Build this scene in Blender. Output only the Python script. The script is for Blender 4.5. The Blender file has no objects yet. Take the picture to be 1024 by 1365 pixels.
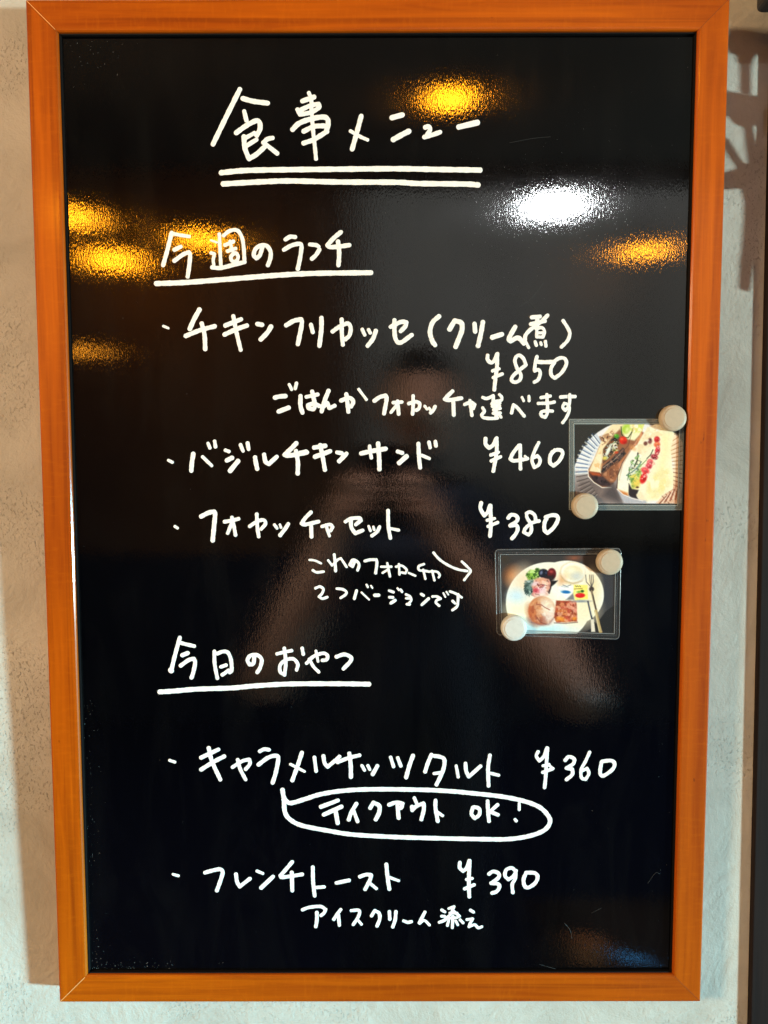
import bpy, bmesh, math, random
import numpy as np
from mathutils import Vector, Matrix
random.seed(7)
sc = bpy.context.scene
COL = sc.collection
# ------------------------------------------------------------------ camera, light, exposure
Z0 = 1.05                      # height of the board's bottom edge
LEAN = math.radians(1.3)       # the board leans forward from the wall
BOARD = Matrix.Translation((0, 0, Z0)) @ Matrix.Rotation(LEAN, 4, 'X')
CAM_LOCAL = Vector((.0057, -.7061, .5095))
def cam_rays():
    a, b, c = .0725, .0014, -.0017
    ca, sa, cb, sb, cc, sn = math.cos(a), math.sin(a), math.cos(b), math.sin(b), math.cos(c), math.sin(c)
    return (np.array([[cc,-sn,0],[sn,cc,0],[0,0,1]]) @ np.array([[cb,0,sb],[0,1,0],[-sb,0,cb]]) @ np.array([[1,0,0],[0,ca,-sa],[0,sa,ca]]))
CR = cam_rays()
rt = Vector((CR[0][0], CR[0][2], -CR[0][1])); dn = Vector((CR[1][0], CR[1][2], -CR[1][1])); fw_ = Vector((CR[2][0], CR[2][2], -CR[2][1]))
cm = Matrix((rt, -dn, -fw_)).transposed().to_4x4(); cm.translation = CAM_LOCAL
cd = bpy.data.cameras.new('camera'); cam = bpy.data.objects.new('camera', cd); COL.objects.link(cam)
cam.matrix_world = BOARD @ cm
cd.sensor_fit = 'VERTICAL'; cd.sensor_height = 32; cd.lens = 32 * 1025 / 1365
cd.clip_start = .01; cd.clip_end = 60
sc.camera = cam
w = bpy.data.worlds.new('World'); sc.world = w; w.use_nodes = True
w.node_tree.nodes['Background'].inputs[0].default_value = (.62, .52, .46, 1)
w.node_tree.nodes['Background'].inputs[1].default_value = .05
sc.view_settings.view_transform = 'Standard'; sc.view_settings.look = 'None'
sc.view_settings.exposure = 0.0; sc.view_settings.gamma = 1
sc.cycles.use_denoising = True; sc.cycles.denoising_prefilter = 'NONE'
sc.cycles.sample_clamp_indirect = 6
sc.cycles.max_bounces = 6
def area(name, loc, target, sx, sy, power, color):
    l = bpy.data.lights.new(name, 'AREA'); l.shape = 'RECTANGLE'; l.size = sx; l.size_y = sy; l.energy = power; l.color = color
    o = bpy.data.objects.new(name, l); COL.objects.link(o); o.location = loc
    o.rotation_euler = (Vector(target) - Vector(loc)).to_track_quat('-Z', 'Y').to_euler(); return o
COOL = Vector((5.6, -3.2, .55))
area('daylight_from_side_window', COOL, (0, 0, 1.4), .36, .30, 690, (.58, .78, .76))
area('warm_shop_light', (-2.5, -1.9, 2.15), (-.1, 0, 1.4), .45, .45, 94, (1.0, .70, .39))

sp = bpy.data.lights.new('added_cyan_spot', 'SPOT'); sp.energy = 5600; sp.color = (.14, .72, 1.0); sp.spot_size = math.radians(9.5); sp.spot_blend = 1; sp.shadow_soft_size = .46  # added cyan spot, tints only the lower left wall
spo = bpy.data.objects.new('added_cyan_spot', sp); COL.objects.link(spo); spo.location = COOL
spo.rotation_euler = (Vector((-.62, 0, .90)) - COOL).to_track_quat('-Z', 'Y').to_euler()

# ------------------------------------------------------------------ helpers
def link(name, me, mat=None, parent=None):
    o = bpy.data.objects.new(name, me); COL.objects.link(o)
    if mat is not None: me.materials.append(mat)
    if parent is not None: o.parent = parent
    return o
def mesh(name, vs, fs, mat=None, parent=None, smooth=False):
    me = bpy.data.meshes.new(name); me.from_pydata([tuple(v) for v in vs], [], fs); me.update()
    if smooth: me.polygons.foreach_set('use_smooth', [True] * len(me.polygons))
    return link(name, me, mat, parent)
def empty(name, loc=(0, 0, 0), parent=None):
    o = bpy.data.objects.new(name, None); COL.objects.link(o); o.location = loc; o.empty_display_size = .05
    if parent is not None: o.parent = parent
    return o
def tag(o, label=None, cat=None, group=None, kind=None):
    for k, v in (('label', label), ('category', cat), ('group', group), ('kind', kind)):
        if v: o[k] = v
    return o
def boxdata(x0, x1, y0, y1, z0, z1):
    v = [(x, y, z) for x in (x0, x1) for y in (y0, y1) for z in (z0, z1)]
    f = [(0,1,3,2),(4,6,7,5),(0,4,5,1),(2,3,7,6),(0,2,6,4),(1,5,7,3)]
    return v, f
def box(name, dims, mat, parent=None, bevel=0, seg=2):
    v, f = boxdata(*dims); o = mesh(name, v, f, mat, parent)
    bm = bmesh.new(); bm.from_mesh(o.data)
    bmesh.ops.recalc_face_normals(bm, faces=bm.faces)
    if bevel: bmesh.ops.bevel(bm, geom=bm.edges[:], offset=bevel, segments=seg, affect='EDGES', profile=.5)
    bm.to_mesh(o.data); bm.free(); return o
def lathe(name, prof, mat, parent=None, axis='y', seg=48, loc=(0, 0, 0), smooth=True):
    """prof: (radius, height along axis)"""
    vs, fs = [], []
    for r, h in prof:
        for k in range(seg):
            a = 2 * math.pi * k / seg
            vs.append((r*math.cos(a), h, r*math.sin(a)) if axis == 'y' else (r*math.cos(a), r*math.sin(a), h))
    for i in range(len(prof) - 1):
        for k in range(seg):
            k2 = (k + 1) % seg
            fs.append((i*seg+k, i*seg+k2, (i+1)*seg+k2, (i+1)*seg+k))
    fs.append(tuple(range(seg))); fs.append(tuple((len(prof)-1)*seg + k for k in range(seg)))
    o = mesh(name, vs, fs, mat, parent, smooth); o.location = loc
    bm = bmesh.new(); bm.from_mesh(o.data); bmesh.ops.recalc_face_normals(bm, faces=bm.faces); bm.to_mesh(o.data); bm.free()
    o.data.set_sharp_from_angle(angle=.5)
    return o

class NT:
    def __init__(s, name):
        s.m = bpy.data.materials.new(name); s.m.use_nodes = True; s.t = s.m.node_tree; s.b = s.t.nodes['Principled BSDF']
    def n(s, typ, **kw):
        x = s.t.nodes.new(typ)
        for k, v in kw.items():
            if k.startswith('_'): setattr(x, k[1:], v)
            else: s.put(x, k, v)
        return x
    def put(s, x, k, v):
        i = x.inputs[int(k[1:])] if k[0] == 'i' and k[1:].isdigit() else x.inputs[k.replace('0', ' ')]
        if hasattr(v, 'bl_idname') and hasattr(v, 'outputs'): v = v.outputs[0]
        if isinstance(v, bpy.types.NodeSocket): s.t.links.new(v, i)
        else: i.default_value = v
    def ramp(s, fac, stops, interp='LINEAR'):
        x = s.t.nodes.new('ShaderNodeValToRGB'); e = x.color_ramp; e.interpolation = interp
        while len(e.elements) < len(stops): e.elements.new(.5)
        for el, (p, c) in zip(e.elements, stops):
            el.position = p; el.color = c if len(c) == 4 else (*c, 1)
        s.t.links.new(fac.outputs[0] if hasattr(fac, 'outputs') else fac, x.inputs[0]); return x
    def coords(s, scale=(1,1,1), rot=(0,0,0), kind='Object'):
        tc = s.n('ShaderNodeTexCoord'); mp = s.n('ShaderNodeMapping')
        s.t.links.new(tc.outputs[kind], mp.inputs[0]); mp.inputs['Scale'].default_value = scale; mp.inputs['Rotation'].default_value = rot
        return mp
    def noise(s, vec, scale, detail=4, rough=.5, dist=0):
        return s.n('ShaderNodeTexNoise', Vector=vec, Scale=scale, Detail=detail, Roughness=rough, Distortion=dist)
    def mix(s, fac, a, b, typ='MIX'):
        x = s.t.nodes.new('ShaderNodeMix'); x.data_type = 'RGBA'; x.blend_type = typ
        for i, v in ((0, fac), (6, a), (7, b)):
            if hasattr(v, 'bl_idname') and hasattr(v, 'outputs'): v = v.outputs[2] if v.bl_idname == 'ShaderNodeMix' else v.outputs[0]
            if isinstance(v, bpy.types.NodeSocket): s.t.links.new(v, x.inputs[i])
            elif i == 0: x.inputs[i].default_value = v
            else: x.inputs[i].default_value = (*v, 1) if len(v) == 3 else v
        return x.outputs[2]
    def math(s, op, a, b=0.0, c=0.0):
        x = s.t.nodes.new('ShaderNodeMath'); x.operation = op
        for i, v in enumerate((a, b, c)):
            if hasattr(v, 'bl_idname') and hasattr(v, 'outputs'): v = v.outputs[0]
            if isinstance(v, bpy.types.NodeSocket): s.t.links.new(v, x.inputs[i])
            else: x.inputs[i].default_value = v
        return x.outputs[0]
    def bump(s, h, strength, dist, normal=None):
        x = s.n('ShaderNodeBump', Height=h, Strength=strength, Distance=dist)
        if normal is not None: s.t.links.new(normal.outputs[0], x.inputs['Normal'])
        return x
def plain(name, color, rough=.5, metal=0, emit=None, estr=0, spec=.5, coat=0):
    m = NT(name); m.b.inputs['Base Color'].default_value = (*color, 1); m.b.inputs['Roughness'].default_value = rough
    m.b.inputs['Metallic'].default_value = metal; m.b.inputs['Specular IOR Level'].default_value = spec
    m.b.inputs['Coat Weight'].default_value = coat
    if emit: m.b.inputs['Emission Color'].default_value = (*emit, 1); m.b.inputs['Emission Strength'].default_value = estr
    # a little tonal unevenness so nothing is one flat colour
    if not emit:
        n = m.noise(m.coords(), 9, 4); m.put(m.b, 'Base0Color', m.ramp(n, [(.3, tuple(c*.86 for c in color)), (.7, tuple(min(1, c*1.1) for c in color))]))
    return m.m

# ------------------------------------------------------------------ materials
def wall_mat():
    m = NT('trowelled_plaster')
    co = m.coords()
    big = m.noise(co, 3.2, 5, .55, .6); mid = m.noise(co, 14, 6, .6, 1.2); fine = m.noise(co, 120, 6, .65); grit = m.noise(co, 420, 3, .6)
    patch = m.ramp(m.noise(co, 7, 3, .5, .8), [(.49, (0,0,0)), (.62, (1,1,1))])
    col = m.ramp(big, [(.34, (.36,.335,.29)), (.52, (.485,.455,.395)), (.66, (.56,.53,.465))])
    col2 = m.mix(.35, col, m.ramp(mid, [(.35, (.37,.34,.29)), (.62, (.55,.52,.46))]))
    # small pits where the trowel dragged, in patches
    stre = m.coords(scale=(1, 1, .55), rot=(0, .5, 0))
    vor = m.n('ShaderNodeTexVoronoi', Vector=stre, Scale=300.0); vor.inputs['Randomness'].default_value = 1
    pitn = m.noise(stre, 460, 4, .7, .1)
    pits = m.math('MULTIPLY', m.ramp(pitn, [(.57, (0,0,0)), (.63, (1,1,1))]), patch)
    col3 = m.mix(m.math('MULTIPLY', pits, .26), col2, (.30,.26,.20))
    # hairline trowel scratches
    wv = m.noise(m.coords(scale=(.5, 1, 1), rot=(0, .25, 0)), 9, 2, .4, .2)
    hair = m.ramp(wv, [(.497, (0,0,0)), (.50, (1,1,1)), (.503, (0,0,0))])
    col4 = m.mix(m.math('MULTIPLY', hair, .0), col3, (.30,.27,.22))
    m.put(m.b, 'Base0Color', col4); m.put(m.b, 'Roughness', .88)
    h = m.math('ADD', m.math('MULTIPLY', mid, .9), m.math('MULTIPLY', m.math('MULTIPLY', fine, .55), m.ramp(big, [(.35, (.25,)*3), (.6, (1,)*3)])))
    h = m.math('ADD', h, m.math('MULTIPLY', grit, .10)); h = m.math('SUBTRACT', h, m.math('MULTIPLY', pits, .35))
    m.put(m.b, 'Normal', m.bump(h, .75, .0034))
    return m.m
def wood_mat(vertical, seed):
    m = NT('varnished_wood')
    sc_ = (1, 1, .045) if vertical else (.045, 1, 1)
    tc = m.coords(scale=sc_); tc.inputs['Location'].default_value = (seed*.37, seed*.11, seed*.53)
    g1 = m.noise(tc, 170, 5, .6, .4); g2 = m.noise(tc, 42, 3, .5, .7)
    b = m.noise(m.coords(scale=(1,1,.3) if vertical else (.3,1,1)), 7, 3, .5)
    c = m.ramp(g2, [(.30, (.29,.047,.0008)), (.50, (.455,.085,.0010)), (.70, (.56,.112,.0016))])
    c = m.mix(.50, c, m.ramp(g1, [(.32, (.24,.034,.001)), (.50, (.455,.085,.0010)), (.70, (.62,.130,.002))]))
    c = m.mix(m.ramp(b, [(.38, (.0,)*3), (.66, (.62,)*3)]), c, (.25,.037,.001))
    # a few long dark growth lines and faint flecks across the grain
    gl = m.noise(m.coords(scale=(1,1,.02) if vertical else (.02,1,1)), 95, 2, .4, .25)
    c = m.mix(m.ramp(gl, [(.60, (0,)*3), (.66, (.45,)*3), (.72, (0,)*3)]), c, (.19,.028,.001))
    fk = m.noise(m.coords(scale=(.25,1,1) if vertical else (1,1,.25)), 300, 3, .6)
    c = m.mix(m.ramp(fk, [(.52, (0,)*3), (.74, (.13,)*3)]), c, (.66,.16,.004))
    # small dark pores / knots
    kn = m.noise(m.coords(scale=(1,1,.35) if vertical else (.35,1,1)), 210, 2, .5)
    c = m.mix(m.ramp(kn, [(.755, (0,)*3), (.80, (.55,)*3)]), c, (.10,.02,.004))
    m.put(m.b, 'Base0Color', c)
    m.put(m.b, 'Roughness', .42); m.b.inputs['Coat Weight'].default_value = .45; m.b.inputs['Coat Roughness'].default_value = .13
    m.b.inputs['Specular IOR Level'].default_value = .12
    m.put(m.b, 'Normal', m.bump(g1, .10, .0006)); return m.m
def board_mat():
    m = NT('glossy_black_board')
    co = m.coords()
    smear = m.noise(m.coords(scale=(1,1,.25), rot=(0,.5,0)), 22, 4, .6, 1.5)
    m.put(m.b, 'Base0Color', m.ramp(smear, [(.45, (.0006,.0006,.0009)), (.8, (.0028,.0027,.0026))]))
    m.put(m.b, 'Specular0IOR0Level', 1.0)
    m.put(m.b, 'Roughness', m.ramp(smear, [(.3, (.050,)*3), (.75, (.072,)*3)]))
    m.b.inputs['Anisotropic'].default_value = .85
    tg = m.n('ShaderNodeTangent', _direction_type='UV_MAP'); m.put(m.b, 'Tangent', tg)
    peel = m.noise(m.coords(scale=(1, 1, .24)), 620, 2.5, .7); pebble = m.noise(m.coords(scale=(1,1,.34)), 1300, 1, .5)
    h = m.math('ADD', peel, m.math('MULTIPLY', pebble, .5))
    slow = m.noise(m.coords(scale=(1,1,.5)), 16, 2, .5)
    b0 = m.bump(slow, .5, .00012)
    m.put(m.b, 'Normal', m.bump(h, .8, .000048, b0)); return m.m
def marker_mat():
    m = NT('white_marker_ink'); n = m.noise(m.coords(), 260, 3, .6)
    m.put(m.b, 'Base0Color', m.ramp(n, [(.3, (.84,.84,.83)), (.6, (.93,.93,.92))])); m.put(m.b, 'Roughness', .6)
    m.put(m.b, 'Normal', m.bump(n, .15, .0003)); return m.m
def magnet_mat(c):
    m = NT('ivory_magnet_plastic'); n = m.noise(m.coords(), 330, 4, .6)
    m.put(m.b, 'Base0Color', m.ramp(n, [(.3, tuple(x*.90 for x in c)), (.7, c)])); m.put(m.b, 'Roughness', .42)
    return m.m
def print_mat():
    m = NT('photo_paper_print'); a = m.n('ShaderNodeAttribute'); a.attribute_name = 'Col'
    m.put(m.b, 'Base0Color', a.outputs['Color']); m.put(m.b, 'Roughness', .5); m.put(m.b, 'Specular0IOR0Level', .12); return m.m
def film_mat(haze, col, rough=.12):
    m = NT('laminating_film'); m.b.inputs['Base Color'].default_value = (*col, 1); m.b.inputs['Alpha'].default_value = haze
    m.put(m.b, 'Roughness', rough)
    n = m.noise(m.coords(scale=(1,1,1)), 30, 3, .5); m.put(m.b, 'Normal', m.bump(n, .35, .002)); return m.m

WALL = wall_mat(); BLK = board_mat(); INK = marker_mat()
IRON = plain('black_iron', (.018,.015,.014), .45, spec=.4)
POST = NT('dark_stained_wood')
_g = POST.noise(POST.coords(scale=(1,1,.04)), 120, 5, .6, .3)
POST.put(POST.b, 'Base0Color', POST.ramp(_g, [(.3, (.006,.004,.004)), (.7, (.018,.010,.008))])); POST.put(POST.b, 'Roughness', .65); POST.put(POST.b,'Specular0IOR0Level',.12)
POST.put(POST.b, 'Normal', POST.bump(_g, .3, .001)); POST = POST.m

# ------------------------------------------------------------------ the setting
wl = mesh('wall', [(-2.6,0,-.02),(2.6,0,-.02),(2.6,0,3.0),(-2.6,0,3.0)], [(0,1,2,3)], WALL)
tag(wl, kind='structure')
fl = mesh('floor', [(-2.6,.0,0),(-2.6,-3.6,0),(2.6,-3.6,0),(2.6,.0,0)], [(0,1,2,3)], plain('dark_floor', (.004,.012,.060), .6, spec=.2)); tag(fl, kind='structure')
ce = mesh('ceiling', [(-2.6,0,2.98),(2.6,0,2.98),(2.6,-3.6,2.98),(-2.6,-3.6,2.98)], [(0,1,2,3)], plain('dark_ceiling', (.055,.045,.038), .8)); tag(ce, kind='structure')
rw = mesh('rear_wall', [(-2.6,-3.5,0),(-2.6,-3.5,2.98),(2.6,-3.5,2.98),(2.6,-3.5,0)], [(0,1,2,3)], plain('brown_rear_wall', (.16,.105,.075), .8)); tag(rw, kind='structure')

wn = mesh('added_navy_panel', *boxdata(-2.6,2.6,-3.5,-3.47,0,.95), plain('navy_reflection_tint', (.010,.024,.080), .6)); tag(wn, kind='structure')  # added panel, turns the lower part of the board's reflection dark navy
# window across the rear of the room: its grey daylight is what the black board mirrors
win = empty('window', (0, -3.5, 0)); tag(win, 'wide pale frosted window on the rear wall behind the photographer', 'window')
wm = NT('frosted_daylight_pane')
_n = wm.noise(wm.coords(), .9, 3, .5)
wm.b.inputs['Base Color'].default_value = (.05,.05,.05,1); wm.put(wm.b, 'Roughness', .4)
wm.put(wm.b, 'Emission0Color', wm.ramp(_n, [(.3, (.62,.62,.56)), (.7, (.80,.80,.75))])); # glow fades towards the sill, set in the emission to soften the mirrored edge
_s = wm.n('ShaderNodeSeparateXYZ'); wm.t.links.new(wm.coords().outputs[0], _s.inputs[0])
_r = wm.ramp(wm.math('MULTIPLY', _s.outputs[2], .333), [(.33, (.05,)*3), (.60, (.52,)*3), (.90, (.66,)*3)], 'EASE')
wm.put(wm.b, 'Emission0Strength', _r)
FR = plain('dark_window_frame', (.05,.04,.035), .5)
for k in range(3):
    x0 = -.12 + k * .74
    box('pane', (x0, x0+.71, .02, .03, 1.02, 2.86), wm.m, win)
    box('frame', (x0-.015, x0-.001, .0, .05, 1.0, 2.88), FR, win)
box('frame', (2.10, 2.13, .0, .05, 1.0, 2.88), FR, win); box('frame', (-.14, 2.13, .0, .05, .96, 1.0), FR, win); box('frame', (-.14, 2.13, .0, .05, 2.88, 2.92), FR, win)

# dark post to the right of the board
post = box('door_post', (.3545, .50, -.0065, .03, .0, 2.98), POST, None, .0012)
post.data.transform(Matrix.Translation((0, 0, 0)))
tag(post, 'dark brown wooden post running up the right edge of the picture', 'post')

# ------------------------------------------------------------------ the menu board
board = empty('menu_board'); board.matrix_world = BOARD
tag(board, 'large black menu board in an orange wooden frame with white Japanese handwriting', 'menu board')
W2, H, FW, D = .300, .898, .0268, .022           # local: front plane of the frame y=-D, back y=0
def y_(d): return -D + d                           # d = depth behind the front plane
PROF = [(0,.0218),(0,.0016),(.0005,.0005),(.0016,0),(FW-.0030,0),(FW-.0016,.0003),(FW-.0006,.0012),(FW-.0002,.0024),(FW-.0002,.0034),(FW-.004,.0034),(FW-.004,.0218)]
def rail(side, mat):
    vs, fs = [], []
    g = .00012
    N = 14
    for i in range(N + 1):
        t = i / N
        for s, d in PROF:
            if side in 'LR':
                z = (s + g) + (H - 2*s - 2*g) * t; x = -(W2 - s) if side == 'L' else (W2 - s)
            else:
                x = -(W2 - s - g) + (2*W2 - 2*s - 2*g) * t; z = s if side == 'B' else H - s
            vs.append((x, y_(d), z))
    n = len(PROF)
    for i in range(N):
        for k in range(n):
            k2 = (k + 1) % n; fs.append((i*n+k, i*n+k2, (i+1)*n+k2, (i+1)*n+k))
    fs.append(tuple(range(n))); fs.append(tuple(N*n + k for k in range(n)))
    o = mesh('frame_rail', vs, fs, mat, board)
    bm = bmesh.new(); bm.from_mesh(o.data); bmesh.ops.recalc_face_normals(bm, faces=bm.faces); bm.to_mesh(o.data); bm.free()
    return o
rail('L', wood_mat(True, 1)); rail('R', wood_mat(True, 2)); rail('T', wood_mat(False, 3)); rail('B', wood_mat(False, 4))
# pale glue lines at the mitres
PALE = plain('pale_glue_line', (.75,.36,.12), .5)
SEAM = plain('dark_mitre_seam', (.10,.02,.004), .6)
for sx, sz, wd in ((-1, 0, .00030), (-1, 1, .00022), (1, 0, .00016), (1, 1, .00016)):
    ox, oz = sx*W2, H*sz; dx, dz = -sx, (1 if sz == 0 else -1)
    p0 = Vector((ox+dx*.0012, 0, oz+dz*.0012)); p1 = Vector((ox+dx*(FW-.002), 0, oz+dz*(FW-.002))); nn = Vector((dz, 0, -dx)).normalized()*wd
    yy = y_(-.00003)
    mesh('mitre_joint', [(p0.x-nn.x, yy, p0.z-nn.z),(p1.x-nn.x, yy, p1.z-nn.z),(p1.x+nn.x, yy, p1.z+nn.z),(p0.x+nn.x, yy, p0.z+nn.z)], [(0,1,2,3)], PALE if sx < 0 else SEAM, board)
# black sealing strip behind the lip
TR = plain('black_sealing_strip', (.008,.007,.007), .6, spec=.1)
for dims in ((-W2+FW, -W2+FW+.0010, y_(.0030), y_(.0072), FW, H-FW), (W2-FW-.0010, W2-FW, y_(.0030), y_(.0072), FW, H-FW),
             (-W2+FW+.0010, W2-FW-.0010, y_(.0030), y_(.0072), FW, FW+.0010), (-W2+FW+.0010, W2-FW-.0010, y_(.0030), y_(.0072), H-FW-.0010, H-FW)):
    box('sealing_strip', dims, TR, board)
px0, px1, pz0, pz1 = -W2+FW-.003, W2-FW+.003, FW-.003, H-FW+.003
PD = .006
pan = mesh('board_panel', [(px0,y_(PD),pz0),(px1,y_(PD),pz0),(px1,y_(PD),pz1),(px0,y_(PD),pz1),(px0,y_(.0095),pz0),(px1,y_(.0095),pz0),(px1,y_(.0095),pz1),(px0,y_(.0095),pz1)],
           [(0,1,2,3),(5,4,7,6),(0,4,5,1),(1,5,6,2),(2,6,7,3),(3,7,4,0)], BLK, board)
uv = pan.data.uv_layers.new(name='UVMap')
for lp in pan.data.loops:
    v = pan.data.vertices[lp.vertex_index].co; uv.data[lp.index].uv = (v.x, v.z)
box('backing_board', (-W2+.003, W2-.003, y_(.0100), y_(.0150), .003, H-.003), plain('backing_fibreboard', (.20,.12,.07), .8), board)

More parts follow.
